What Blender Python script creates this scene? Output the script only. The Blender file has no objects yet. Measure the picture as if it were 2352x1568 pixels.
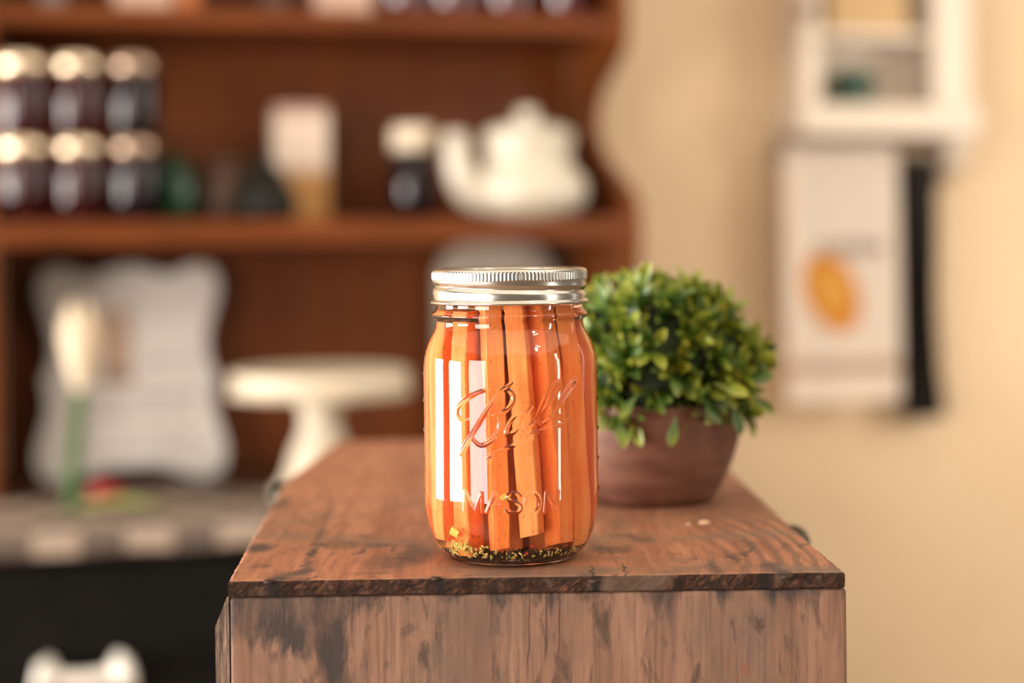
import bpy, bmesh, math, random
import numpy as np
from mathutils import Vector, Matrix

random.seed(7)
R = math.radians
scene = bpy.context.scene
COL = scene.collection

# ------------------------------------------------------------------ camera
F = 4000.0                 # focal length in pixels of the 2352 px wide frame
HZ = 536.0                 # horizon row
ROLL = 0.65
CZ = 1.24                  # camera height above the floor
_c, _s = math.cos(R(ROLL)), math.sin(R(ROLL))
cam = bpy.data.cameras.new('camera')
camo = bpy.data.objects.new('camera', cam)
COL.objects.link(camo)
cam.sensor_width = 36.0
cam.lens = F / 2352 * 36.0
camo.matrix_world = Matrix.Translation((0, 0, CZ)) @ Matrix.Rotation(R(90), 4, 'X') @ Matrix.Rotation(-R(ROLL), 4, 'Z')
cam.shift_x = 248 * _s / 2352
cam.shift_y = -248 * _c / 2352
cam.clip_start = 0.01
cam.dof.use_dof = True
cam.dof.focus_distance = 0.775
cam.dof.aperture_fstop = 3.05
scene.camera = camo

# ------------------------------------------------------------------ world and light
world = bpy.data.worlds.new('world')
scene.world = world
world.use_nodes = True
bg = world.node_tree.nodes['Background']
bg.inputs[0].default_value = (1.0, 0.82, 0.66, 1)
bg.inputs[1].default_value = 0.17


def area(name, loc, target, w, h, power, color):
    l = bpy.data.lights.new(name, 'AREA')
    l.shape = 'RECTANGLE'
    l.size, l.size_y = w, h
    l.energy = power
    l.color = color
    o = bpy.data.objects.new(name, l)
    COL.objects.link(o)
    o.location = loc
    d = Vector(target) - Vector(loc)
    o.rotation_euler = d.to_track_quat('-Z', 'Y').to_euler()
    return o


# two wide shop windows far to the left, a dimmer one to the front left
area('window_light', (-3.0, 0.14, 1.06), (0, 0.14, 1.06), 1.10, 0.98, 112, (1.0, 0.955, 0.90))
area('window_light', (-3.0, 1.86, 1.06), (0, 1.86, 1.06), 1.06, 0.98, 80, (1.0, 0.955, 0.90))
area('window_light', (-2.2, -1.5, 1.22), (0, 0.8, 1.22), 1.30, 1.50, 80, (1.0, 0.89, 0.82))
# window in the wall to the right, close to the back wall
wl = area('window_light', (2.15, 1.95, 1.55), (0.55, 2.75, 1.15), 0.8, 1.2, 10.0, (1.0, 0.93, 0.84))
wl.data.spread = R(110)
# added warm overhead fill without a visible source, brightens the crate top
area('overhead_fill', (0.0, -0.2, 3.1), (0.0, -0.2, 0), 6.0, 5.0, 104, (1.0, 0.85, 0.68))
# daylight from the doorway far to the front right
area('doorway_light', (2.3, -0.25, 1.45), (0, 0.8, 1.2), 0.16, 1.5, 12, (1.0, 0.90, 0.80))
# ceiling lamps over the shop floor behind the camera
for lx, ly, lz in ((1.10, -0.30, 2.70), (1.32, -0.42, 2.70), (1.16, -0.55, 2.52)):
    l = bpy.data.lights.new('ceiling_lamp', 'POINT')
    l.energy = 8
    l.shadow_soft_size = 0.075
    l.color = (1.0, 0.84, 0.66)
    o = bpy.data.objects.new('ceiling_lamp', l)
    COL.objects.link(o)
    o.location = (lx, ly, lz)

vs = scene.view_settings
scene.display_settings.display_device = 'sRGB'
vs.view_transform = 'Standard'
vs.look = 'None'
vs.gamma = 1.0
vs.use_curve_mapping = False
vs.exposure = 0.50
cy = scene.cycles
cy.use_denoising = True
cy.use_adaptive_sampling = True
cy.adaptive_threshold = 0.03
cy.max_bounces = 10
cy.transmission_bounces = 10
cy.glossy_bounces = 4
cy.diffuse_bounces = 3
cy.transparent_max_bounces = 8
cy.caustics_refractive = True
cy.caustics_reflective = False
cy.blur_glossy = 0.5
cy.sample_clamp_indirect = 12.0


# ------------------------------------------------------------------ pixel helpers (positions read off the photograph)
def ray(px, py):
    dx, dy = px - 1176.0, py - 784.0
    return (dx * _c - dy * _s) / F, -((dx * _s + dy * _c) + 784.0 - HZ) / F


def at(px, py, Y):
    sx, sz = ray(px, py)
    return Vector((sx * Y, Y, CZ + sz * Y))


DA = R(15.0)
DC, DS = math.cos(DA), math.sin(DA)
DO = 2.35


def D(u, v, z):
    """dresser frame: u along its front, v into the wall, z up from the floor -> world"""
    return Vector((u * DC - v * DS, DO + u * DS + v * DC, z))


def on_v(px, py, v):
    """where the line of sight through a pixel meets the dresser plane v -> (u, z, depth)"""
    sx, sz = ray(px, py)
    t = (v + DO * DC) / (DC - sx * DS)
    x, y = sx * t, t
    return x * DC + (y - DO) * DS, CZ + sz * t, t


# ------------------------------------------------------------------ materials
def new_mat(name):
    m = bpy.data.materials.new(name)
    m.use_nodes = True
    nt = m.node_tree
    b = nt.nodes['Principled BSDF']
    return m, nt, b


def node(nt, typ, **kw):
    n = nt.nodes.new(typ)
    for k, v in kw.items():
        setattr(n, k, v)
    return n


def lk(nt, a, b):
    nt.links.new(a, b)


def coords(nt, scale=(1, 1, 1), out='Object', rot=(0, 0, 0), loc=(0, 0, 0)):
    t = node(nt, 'ShaderNodeTexCoord')
    m = node(nt, 'ShaderNodeMapping')
    m.inputs['Scale'].default_value = scale
    m.inputs['Rotation'].default_value = rot
    m.inputs['Location'].default_value = loc
    lk(nt, t.outputs[out], m.inputs[0])
    return m.outputs[0]


def noise(nt, vec, scale=5, detail=4, rough=0.55, dist=0.0):
    n = node(nt, 'ShaderNodeTexNoise')
    n.inputs['Scale'].default_value = scale
    n.inputs['Detail'].default_value = detail
    n.inputs['Roughness'].default_value = rough
    n.inputs['Distortion'].default_value = dist
    lk(nt, vec, n.inputs['Vector'])
    return n.outputs[0]


def ramp(nt, fac, stops):
    r = node(nt, 'ShaderNodeValToRGB')
    e = r.color_ramp.elements
    while len(e) < len(stops):
        e.new(0.5)
    for i, (p, c) in enumerate(stops):
        e[i].position = p
        if isinstance(c, (int, float)):
            c = (c, c, c)
        e[i].color = (c[0], c[1], c[2], 1)
    lk(nt, fac, r.inputs[0])
    return r.outputs[0]


def mix(nt, fac, a, b, mode='MIX'):
    m = node(nt, 'ShaderNodeMix', data_type='RGBA', blend_type=mode)
    if hasattr(fac, 'links') or not isinstance(fac, (int, float)):
        lk(nt, fac, m.inputs[0])
    else:
        m.inputs[0].default_value = fac
    for sock, v in ((m.inputs[6], a), (m.inputs[7], b)):
        if isinstance(v, tuple):
            sock.default_value = (v[0], v[1], v[2], 1)
        else:
            lk(nt, v, sock)
    return m.outputs[2]


def math_n(nt, op, a, b=None, clamp=False):
    m = node(nt, 'ShaderNodeMath', operation=op, use_clamp=clamp)
    for i, v in enumerate((a, b)):
        if v is None:
            continue
        if isinstance(v, (int, float)):
            m.inputs[i].default_value = v
        else:
            lk(nt, v, m.inputs[i])
    return m.outputs[0]


def bump(nt, b, height, strength=0.3, dist=0.001):
    n = node(nt, 'ShaderNodeBump')
    n.inputs['Strength'].default_value = strength
    n.inputs['Distance'].default_value = dist
    lk(nt, height, n.inputs['Height'])
    lk(nt, n.outputs[0], b.inputs['Normal'])


def plain(name, col, rough=0.5, metal=0.0, var=0.08, scale=40, coat=0.0, spec=0.5):
    """one colour with a little procedural unevenness"""
    m, nt, b = new_mat(name)
    n = noise(nt, coords(nt), scale, 3)
    lo = tuple(max(0, c * (1 - var)) for c in col)
    hi = tuple(min(1, c * (1 + var)) for c in col)
    lk(nt, ramp(nt, n, [(0.3, lo), (0.7, hi)]), b.inputs['Base Color'])
    b.inputs['Roughness'].default_value = rough
    b.inputs['Metallic'].default_value = metal
    b.inputs['Coat Weight'].default_value = coat
    b.inputs['Specular IOR Level'].default_value = spec
    return m


def sep(nt, vec):
    s = node(nt, 'ShaderNodeSeparateXYZ')
    lk(nt, vec, s.inputs[0])
    return s.outputs


def crate_top_mat():
    m, nt, b = new_mat('crate_top_wood')
    v = coords(nt)
    # grain runs front to back (y)
    g = noise(nt, coords(nt, (1, 0.12, 1)), 260, 5, 0.6, 0.3)
    g2 = noise(nt, coords(nt, (1, 0.07, 1)), 60, 4, 0.6, 1.2)
    c1 = ramp(nt, g2, [(0.30, (0.28, 0.110, 0.056)), (0.52, (0.37, 0.158, 0.084)), (0.75, (0.42, 0.192, 0.108))])
    c = mix(nt, math_n(nt, 'MULTIPLY', ramp(nt, g, [(0.38, 1.0), (0.56, 0.0)]), 0.5), c1, (0.17, 0.066, 0.035))
    # curved growth rings near the right front corner
    w = node(nt, 'ShaderNodeTexWave', wave_type='RINGS', rings_direction='Z')
    w.inputs['Scale'].default_value = 42
    w.inputs['Distortion'].default_value = 3.0
    w.inputs['Detail'].default_value = 2.0
    w.inputs['Detail Scale'].default_value = 1.2
    lk(nt, coords(nt, (1.0, 0.38, 1), loc=(-0.075, -0.305, 0)), w.inputs[0])
    xyz = sep(nt, v)
    right = math_n(nt, 'MULTIPLY', math_n(nt, 'SUBTRACT', xyz[0], 0.075), 25.0, True)
    ring = math_n(nt, 'MULTIPLY', ramp(nt, w.outputs[1], [(0.25, 0.75), (0.6, 0.0)]), right)
    c = mix(nt, ring, c, (0.15, 0.075, 0.050))
    # grey weathered and water-stained patches
    n1 = noise(nt, coords(nt, (0.55, 1.2, 1)), 15, 6, 0.62, 0.6)
    nearf = math_n(nt, 'SUBTRACT', 1.0, math_n(nt, 'MULTIPLY', math_n(nt, 'SUBTRACT', xyz[1], 0.74), 3.2, True))
    grey = math_n(nt, 'MULTIPLY', ramp(nt, n1, [(0.44, 0.0), (0.58, 0.85)]), nearf)
    c = mix(nt, grey, c, (0.165, 0.112, 0.080))
    # dark specks and scratches
    n2 = noise(nt, coords(nt, (1.0, 0.55, 1)), 95, 5, 0.65, 0.8)
    c = mix(nt, ramp(nt, n2, [(0.58, 0.0), (0.70, 0.75)]), c, (0.055, 0.036, 0.028))
    # stained knots and nail marks
    marks = []
    for px, py, wx, wy, st in ((597, 1258, 46, 15, 0.72), (719, 1268, 14, 20, 0.75), (735, 1225, 11, 36, 0.45), (752, 1178, 10, 36, 0.40), (706, 1296, 16, 18, 0.55),
                               (640, 1329, 34, 10, 0.85), (672, 1318, 46, 11, 0.6), (700, 1311, 26, 10, 0.6), (640, 1157, 36, 20, 0.5), (870, 1252, 52, 7, 0.4),
                               (835, 1264, 10, 10, 0.45), (903, 1262, 10, 10, 0.45), (900, 1292, 85, 26, 0.42), (960, 1270, 60, 30, 0.42), (780, 1250, 80, 14, 0.35),
                               (1000, 1328, 32, 8, 0.6), (1362, 1318, 9, 26, 0.9), (1350, 1326, 34, 14, 0.5), (1436, 1312, 5, 24, 0.7), (1800, 1316, 34, 11, 0.8), (1770, 1300, 26, 18, 0.6),
                               (1640, 1302, 14, 24, 0.5), (1400, 1262, 60, 12, 0.45), (1690, 1280, 12, 20, 0.45), (1480, 1240, 44, 7, 0.4), (1720, 1250, 16, 22, 0.4),
                               (1420, 1205, 50, 20, 0.3), (600, 1300, 40, 7, 0.35), (850, 1316, 70, 5, 0.3)):
        sx_, sz_ = ray(px, py)
        Yk = 0.1482 / -sz_
        marks.append((sx_ * Yk, Yk, wx * Yk / F, wy * Yk * Yk / (F * 0.1482), st))
    nd = node(nt, 'ShaderNodeTexNoise')
    nd.inputs['Scale'].default_value = 160
    lk(nt, v, nd.inputs[0])
    mixv = node(nt, 'ShaderNodeVectorMath', operation='MULTIPLY_ADD')
    lk(nt, nd.outputs[1], mixv.inputs[0])
    mixv.inputs[1].default_value = (0.006, 0.006, 0)
    lk(nt, v, mixv.inputs[2])
    sh = node(nt, 'ShaderNodeVectorMath', operation='SUBTRACT')
    lk(nt, mixv.outputs[0], sh.inputs[0])
    sh.inputs[1].default_value = (0.003, 0.003, 0)
    for kx, ky, rx, ry, st in marks:
        mp = node(nt, 'ShaderNodeMapping')
        mp.inputs['Location'].default_value = (-kx / rx, -ky / ry, 0)
        mp.inputs['Scale'].default_value = (1 / rx, 1 / ry, 0)
        lk(nt, sh.outputs[0], mp.inputs[0])
        ln = node(nt, 'ShaderNodeVectorMath', operation='LENGTH')
        lk(nt, mp.outputs[0], ln.inputs[0])
        c = mix(nt, ramp(nt, ln.outputs[1], [(0.35, min(0.95, st * 1.3)), (1.0, 0.0)]), c, (0.055, 0.040, 0.032))
    lk(nt, c, b.inputs['Base Color'])
    b.inputs['Roughness'].default_value = 0.62
    b.inputs['Specular IOR Level'].default_value = 0.35
    h = mix(nt, 0.5, g, n2)
    bump(nt, b, h, 0.35, 0.0007)
    return m


def crate_end_mat():
    m, nt, b = new_mat('crate_end_grain')
    v = coords(nt, (1, 1, 1), rot=(0, R(38), 0))
    mp = node(nt, 'ShaderNodeMapping')
    mp.inputs['Scale'].default_value = (0.35, 1, 0.9)
    lk(nt, v, mp.inputs[0])
    g = noise(nt, mp.outputs[0], 620, 6, 0.75, 0.5)
    n1 = noise(nt, coords(nt), 38, 4, 0.6)
    c1 = ramp(nt, g, [(0.32, (0.006, 0.004, 0.003)), (0.52, (0.036, 0.017, 0.010)), (0.70, (0.17, 0.070, 0.034))])
    c = mix(nt, ramp(nt, n1, [(0.54, 0.0), (0.64, 0.6)]), c1, (0.14, 0.092, 0.066))
    xyz = sep(nt, coords(nt))
    for kx, w in ((-0.1035, 0.0045), (0.0350, 0.0030), (0.1085, 0.0045), (-0.032, 0.003)):
        d = math_n(nt, 'ABSOLUTE', math_n(nt, 'SUBTRACT', xyz[0], kx))
        c = mix(nt, ramp(nt, math_n(nt, 'DIVIDE', d, w), [(0.3, 0.92), (1.0, 0.0)]), c, (0.012, 0.009, 0.008))
    lk(nt, c, b.inputs['Base Color'])
    b.inputs['Roughness'].default_value = 0.85
    b.inputs['Specular IOR Level'].default_value = 0.2
    bump(nt, b, g, 0.8, 0.0014)
    return m


def crate_front_mat():
    m, nt, b = new_mat('crate_front_wood')
    v = coords(nt)
    g = noise(nt, coords(nt, (1, 1, 0.05)), 420, 4, 0.6, 0.1)
    g2 = noise(nt, coords(nt, (1, 1, 0.10)), 60, 5, 0.6, 0.5)
    c1 = ramp(nt, g2, [(0.30, (0.150, 0.080, 0.050)), (0.50, (0.215, 0.118, 0.076)), (0.72, (0.265, 0.155, 0.102))])
    c = mix(nt, math_n(nt, 'MULTIPLY', ramp(nt, g, [(0.36, 1.0), (0.54, 0.0)]), 0.6), c1, (0.095, 0.050, 0.033))
    xyz = sep(nt, v)
    # dark blue-grey stains creeping in from the upper edge and both corners
    ns = noise(nt, coords(nt, (1, 1, 0.33)), 34, 6, 0.66, 0.5)
    top = math_n(nt, 'MULTIPLY', math_n(nt, 'SUBTRACT', xyz[2], 1.0725), 60.0, True)
    left = math_n(nt, 'MULTIPLY', math_n(nt, 'SUBTRACT', -0.066, xyz[0]), 26.0, True)
    low = math_n(nt, 'MULTIPLY', math_n(nt, 'SUBTRACT', xyz[2], 1.052), 60.0, True)
    corner = math_n(nt, 'MULTIPLY', left, low)
    right = math_n(nt, 'MULTIPLY', math_n(nt, 'SUBTRACT', xyz[0], 0.085), 9.0, True)
    bias = math_n(nt, 'ADD', math_n(nt, 'MULTIPLY', top, 0.16),
                  math_n(nt, 'ADD', math_n(nt, 'MULTIPLY', corner, 0.24), math_n(nt, 'MULTIPLY', right, 0.10)))
    st = ramp(nt, math_n(nt, 'ADD', ns, bias), [(0.555, 0.0), (0.64, 0.92)])
    st = math_n(nt, 'MULTIPLY', st, ramp(nt, noise(nt, coords(nt, (1, 1, 0.25)), 150, 5, 0.7), [(0.35, 0.45), (0.55, 1.0)]))
    blot = noise(nt, coords(nt, (1, 1, 0.6)), 22, 5, 0.65, 0.4)
    c = mix(nt, ramp(nt, blot, [(0.46, 0.0), (0.62, 0.6)]), c, (0.115, 0.078, 0.058))
    c = mix(nt, st, c, (0.030, 0.025, 0.024))
    n3 = noise(nt, coords(nt, (1, 1, 0.35)), 120, 4, 0.6, 0.6)
    c = mix(nt, ramp(nt, n3, [(0.58, 0.0), (0.70, 0.8)]), c, (0.050, 0.032, 0.025))
    # hairline cracks along the grain
    wob = math_n(nt, 'MULTIPLY', math_n(nt, 'SUBTRACT', noise(nt, coords(nt, (0, 0, 1)), 30, 3), 0.5), 0.006)
    for kx, z0 in ((0.0060, 1.045), (0.0135, 1.05), (-0.0705, 1.06), (0.019, 1.05)):
        d = math_n(nt, 'ABSOLUTE', math_n(nt, 'SUBTRACT', math_n(nt, 'ADD', xyz[0], wob), kx))
        k = math_n(nt, 'MULTIPLY', ramp(nt, math_n(nt, 'DIVIDE', d, 0.0006), [(0.2, 0.8), (1.0, 0.0)]),
                   math_n(nt, 'MULTIPLY', math_n(nt, 'SUBTRACT', xyz[2], z0), 90, True))
        c = mix(nt, k, c, (0.055, 0.028, 0.020))
    # rusty smear
    mp = node(nt, 'ShaderNodeMapping')
    mp.inputs['Location'].default_value = (-0.097 / 0.006, 0, -1.0505 / 0.007)
    mp.inputs['Scale'].default_value = (1 / 0.006, 0, 1 / 0.007)
    lk(nt, v, mp.inputs[0])
    ln = node(nt, 'ShaderNodeVectorMath', operation='LENGTH')
    lk(nt, mp.outputs[0], ln.inputs[0])
    c = mix(nt, math_n(nt, 'MULTIPLY', ramp(nt, ln.outputs[1], [(0.3, 0.9), (1.0, 0.0)]), ramp(nt, n3, [(0.45, 0.0), (0.55, 1.0)])), c, (0.22, 0.055, 0.022))
    lk(nt, c, b.inputs['Base Color'])
    b.inputs['Roughness'].default_value = 0.72
    b.inputs['Specular IOR Level'].default_value = 0.25
    bump(nt, b, mix(nt, 0.4, g, n3), 0.35, 0.0006)
    return m


def weathered_mat():
    m, nt, b = new_mat('weathered_slat_wood')
    g = noise(nt, coords(nt, (1, 1, 0.10)), 700, 5, 0.65, 0.6)
    c = ramp(nt, g, [(0.34, (0.035, 0.024, 0.018)), (0.52, (0.17, 0.105, 0.07)), (0.70, (0.36, 0.25, 0.175))])
    lk(nt, c, b.inputs['Base Color'])
    b.inputs['Roughness'].default_value = 0.85
    bump(nt, b, g, 0.9, 0.0016)
    return m


def dresser_wood(name, a, bb, rough=0.42, vert=False):
    m, nt, b = new_mat(name)
    sc = (1, 1, 0.08) if vert else (0.08, 1, 1)
    g = noise(nt, coords(nt, sc), 70, 5, 0.6, 0.8)
    big = noise(nt, coords(nt), 4.5, 3, 0.5)
    c = mix(nt, ramp(nt, big, [(0.35, 0.0), (0.7, 0.55)]), ramp(nt, g, [(0.3, a), (0.7, bb)]), bb)
    lk(nt, c, b.inputs['Base Color'])
    b.inputs['Roughness'].default_value = rough
    b.inputs['Coat Weight'].default_value = 0.05
    b.inputs['Coat Roughness'].default_value = 0.35
    b.inputs['Specular IOR Level'].default_value = 0.2
    return m


def glass_mat(name, ior, col, rough=0.0):
    m, nt, b = new_mat(name)
    b.inputs['Base Color'].default_value = (*col, 1)
    b.inputs['Transmission Weight'].default_value = 1.0
    b.inputs['Roughness'].default_value = rough
    b.inputs['IOR'].default_value = ior
    return m


def carrot_mat():
    m, nt, b = new_mat('carrot_flesh')
    info = node(nt, 'ShaderNodeObjectInfo')
    g = noise(nt, coords(nt, (1, 1, 0.10)), 170, 4, 0.55, 0.4)
    g2 = noise(nt, coords(nt, (1, 1, 0.5)), 45, 3)
    c = ramp(nt, g, [(0.3, (0.90, 0.19, 0.030)), (0.50, (0.96, 0.29, 0.070)), (0.72, (1.0, 0.44, 0.16))])
    c = mix(nt, ramp(nt, g2, [(0.45, 0.0), (0.75, 0.5)]), c, (1.0, 0.54, 0.20))
    c = mix(nt, math_n(nt, 'MULTIPLY', info.outputs['Random'], 0.45), c, (0.92, 0.20, 0.035))
    fine = noise(nt, coords(nt, (1, 1, 0.05)), 900, 3, 0.6)
    c = mix(nt, math_n(nt, 'MULTIPLY', ramp(nt, fine, [(0.35, 1.0), (0.55, 0.0)]), 0.3), c, (0.86, 0.17, 0.03))
    lk(nt, c, b.inputs['Base Color'])
    b.inputs['Roughness'].default_value = 0.55
    b.inputs['Specular IOR Level'].default_value = 0.2
    bump(nt, b, g, 0.4, 0.0008)
    return m


def metal_mat(name, col, rough, streak=0.0):
    m, nt, b = new_mat(name)
    n = noise(nt, coords(nt, (1, 1, 6)), 90, 3)
    lk(nt, ramp(nt, n, [(0.3, tuple(c * 0.93 for c in col)), (0.7, col)]), b.inputs['Base Color'])
    b.inputs['Metallic'].default_value = 1.0
    lk(nt, ramp(nt, n, [(0.3, rough * 0.85), (0.7, rough * 1.15)]), b.inputs['Roughness'])
    return m


def leaf_mat(per_island):
    m, nt, b = new_mat('leaf_green' + ('_mass' if per_island else ''))
    if per_island:
        rnd = node(nt, 'ShaderNodeNewGeometry').outputs['Random Per Island']
    else:
        rnd = node(nt, 'ShaderNodeObjectInfo').outputs['Random']
    uv = node(nt, 'ShaderNodeUVMap')
    xyz = sep(nt, uv.outputs[0])
    base = ramp(nt, rnd, [(0.0, (0.026, 0.088, 0.016)), (0.35, (0.052, 0.145, 0.020)), (0.62, (0.105, 0.205, 0.022)),
                          (0.88, (0.20, 0.28, 0.024)), (1.0, (0.40, 0.34, 0.03))])
    tip = math_n(nt, 'MULTIPLY', ramp(nt, xyz[1], [(0.45, 0.0), (1.0, 0.65)]),
                 ramp(nt, rnd, [(0.15, 0.15), (0.6, 0.9)]))
    c = mix(nt, tip, base, (0.50, 0.46, 0.04))
    rib = ramp(nt, math_n(nt, 'ABSOLUTE', math_n(nt, 'SUBTRACT', xyz[0], 0.5)), [(0.02, 0.35), (0.12, 0.0)])
    c = mix(nt, rib, c, (0.36, 0.42, 0.12))
    lk(nt, c, b.inputs['Base Color'])
    b.inputs['Roughness'].default_value = 0.34
    b.inputs['Specular IOR Level'].default_value = 0.55
    tr = node(nt, 'ShaderNodeBsdfTranslucent')
    lk(nt, c, tr.inputs[0])
    ms = node(nt, 'ShaderNodeMixShader')
    ms.inputs[0].default_value = 0.16
    out = nt.nodes['Material Output']
    lk(nt, b.outputs[0], ms.inputs[1])
    lk(nt, tr.outputs[0], ms.inputs[2])
    lk(nt, ms.outputs[0], out.inputs[0])
    return m


def bowl_mat():
    m, nt, b = new_mat('brown_bowl_wood')
    g = noise(nt, coords(nt, (0.25, 0.25, 1)), 120, 4, 0.6, 0.6)
    n1 = noise(nt, coords(nt), 30, 3)
    c = ramp(nt, g, [(0.3, (0.095, 0.034, 0.018)), (0.55, (0.155, 0.060, 0.034)), (0.75, (0.21, 0.092, 0.057))])
    c = mix(nt, ramp(nt, n1, [(0.45, 0.0), (0.7, 0.35)]), c, (0.235, 0.115, 0.077))
    lk(nt, c, b.inputs['Base Color'])
    b.inputs['Roughness'].default_value = 0.55
    bump(nt, b, g, 0.3, 0.0006)
    return m


def wall_mat():
    m, nt, b = new_mat('beige_wall_paint')
    n = noise(nt, coords(nt), 3.0, 4, 0.55)
    lk(nt, ramp(nt, n, [(0.3, (0.51, 0.37, 0.222)), (0.7, (0.565, 0.42, 0.262))]), b.inputs['Base Color'])
    b.inputs['Roughness'].default_value = 0.8
    f = noise(nt, coords(nt), 160, 3)
    bump(nt, b, f, 0.1, 0.001)
    return m


def floor_mat():
    m, nt, b = new_mat('floor_boards_wood')
    br = node(nt, 'ShaderNodeTexBrick')
    br.inputs['Scale'].default_value = 1.0
    br.inputs['Brick Width'].default_value = 1.6
    br.inputs['Row Height'].default_value = 0.12
    br.inputs['Mortar Size'].default_value = 0.003
    br.inputs['Color1'].default_value = (0.20, 0.115, 0.065, 1)
    br.inputs['Color2'].default_value = (0.26, 0.155, 0.09, 1)
    br.inputs['Mortar'].default_value = (0.05, 0.03, 0.02, 1)
    lk(nt, coords(nt), br.inputs[0])
    lk(nt, br.outputs[0], b.inputs['Base Color'])
    b.inputs['Roughness'].default_value = 0.5
    return m


def check_mat():
    m, nt, b = new_mat('checked_cloth')
    ch = node(nt, 'ShaderNodeTexChecker')
    ch.inputs['Scale'].default_value = 1.0
    ch.inputs['Color1'].default_value = (0.30, 0.23, 0.175, 1)
    ch.inputs['Color2'].default_value = (0.095, 0.07, 0.056, 1)
    uv = node(nt, 'ShaderNodeUVMap')
    lk(nt, uv.outputs[0], ch.inputs[0])
    lk(nt, ch.outputs[0], b.inputs['Base Color'])
    b.inputs['Roughness'].default_value = 0.9
    return m


def plaque_mat():
    """white plaque with a small brown picture and rows of faint handwriting"""
    m, nt, b = new_mat('printed_plaque')
    uv = node(nt, 'ShaderNodeUVMap')
    x, y, _ = sep(nt, uv.outputs[0])
    n = noise(nt, coords(nt), 30, 3)
    c = ramp(nt, n, [(0.3, (0.60, 0.56, 0.52)), (0.7, (0.68, 0.645, 0.60))])

    def box(x0, x1, y0, y1):
        a = math_n(nt, 'MULTIPLY', math_n(nt, 'GREATER_THAN', x, x0), math_n(nt, 'LESS_THAN', x, x1))
        d = math_n(nt, 'MULTIPLY', math_n(nt, 'GREATER_THAN', y, y0), math_n(nt, 'LESS_THAN', y, y1))
        return math_n(nt, 'MULTIPLY', a, d)
    c = mix(nt, math_n(nt, 'MULTIPLY', box(0.34, 0.51, 0.44, 0.79), 0.9), c, (0.46, 0.30, 0.20))
    c = mix(nt, math_n(nt, 'MULTIPLY', box(0.34, 0.51, 0.44, 0.52), 0.7), c, (0.20, 0.13, 0.09))
    # script rows
    uvs = node(nt, 'ShaderNodeMapping')
    uvs.inputs['Scale'].default_value = (22, 60, 1)
    lk(nt, uv.outputs[0], uvs.inputs[0])
    tx = noise(nt, uvs.outputs[0], 1.0, 2, 0.6, 1.5)
    for (x0, x1, y0, y1) in ((0.56, 0.86, 0.52, 0.56), (0.20, 0.86, 0.36, 0.41), (0.20, 0.84, 0.27, 0.32), (0.24, 0.82, 0.13, 0.185)):
        c = mix(nt, math_n(nt, 'MULTIPLY', box(x0, x1, y0, y1), ramp(nt, tx, [(0.50, 0.0), (0.53, 0.8)])), c, (0.22, 0.15, 0.15))
    lk(nt, c, b.inputs['Base Color'])
    b.inputs['Roughness'].default_value = 0.55
    return m


def towel_mat():
    """tea towel printed with a lemon, a grey line of script and two woven stripes"""
    m, nt, b = new_mat('lemon_tea_towel')
    uv = node(nt, 'ShaderNodeUVMap')
    x, y, _ = sep(nt, uv.outputs[0])
    c = mix(nt, 0.0, (0.90, 0.78, 0.65), (0.9, 0.8, 0.7))

    def ell(cx, cy, rx, ry, rot, lo, hi):
        mp = node(nt, 'ShaderNodeMapping', vector_type='TEXTURE')
        mp.inputs['Location'].default_value = (cx, cy, 0)
        mp.inputs['Rotation'].default_value = (0, 0, rot)
        mp.inputs['Scale'].default_value = (rx, ry, 1)
        # work in true proportions: u in 0..1 is 0.185 m, v in 0..1 is 0.39 m
        cb = node(nt, 'ShaderNodeCombineXYZ')
        lk(nt, math_n(nt, 'MULTIPLY', x, 0.185), cb.inputs[0])
        lk(nt, math_n(nt, 'MULTIPLY', y, 0.39), cb.inputs[1])
        lk(nt, cb.outputs[0], mp.inputs[0])
        ln = node(nt, 'ShaderNodeVectorMath', operation='LENGTH')
        lk(nt, mp.outputs[0], ln.inputs[0])
        return ramp(nt, ln.outputs[1], [(lo, 1.0), (hi, 0.0)])
    c = mix(nt, ell(0.074, 0.170, 0.045, 0.068, R(24), 0.93, 1.0), c, (0.78, 0.30, 0.030))
    c = mix(nt, ell(0.072, 0.174, 0.030, 0.046, R(24), 0.5, 1.0), c, (0.86, 0.46, 0.09))
    stripe = math_n(nt, 'MULTIPLY', math_n(nt, 'GREATER_THAN', y, 0.105), math_n(nt, 'LESS_THAN', y, 0.165))
    c = mix(nt, math_n(nt, 'MULTIPLY', stripe, 0.8), c, (0.50, 0.34, 0.235))
    mp = node(nt, 'ShaderNodeMapping')
    mp.inputs['Scale'].default_value = (18, 40, 1)
    lk(nt, uv.outputs[0], mp.inputs[0])
    tx = noise(nt, mp.outputs[0], 1.0, 2, 0.6, 1.0)
    line = math_n(nt, 'MULTIPLY', math_n(nt, 'GREATER_THAN', y, 0.585), math_n(nt, 'LESS_THAN', y, 0.635))
    line = math_n(nt, 'MULTIPLY', line, math_n(nt, 'MULTIPLY', math_n(nt, 'GREATER_THAN', x, 0.28), math_n(nt, 'LESS_THAN', x, 0.88)))
    c = mix(nt, math_n(nt, 'MULTIPLY', line, ramp(nt, tx, [(0.40, 0.0), (0.46, 0.9)])), c, (0.23, 0.18, 0.15))
    lk(nt, c, b.inputs['Base Color'])
    b.inputs['Roughness'].default_value = 0.9
    return m


def teapot_mat():
    m, nt, b = new_mat('cream_teapot_glaze')
    n = noise(nt, coords(nt), 16, 3)
    c = ramp(nt, n, [(0.35, (0.50, 0.45, 0.345)), (0.62, (0.56, 0.515, 0.42)), (0.75, (0.44, 0.40, 0.25))])
    lk(nt, c, b.inputs['Base Color'])
    b.inputs['Roughness'].default_value = 0.25
    b.inputs['Coat Weight'].default_value = 0.1
    return m


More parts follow.
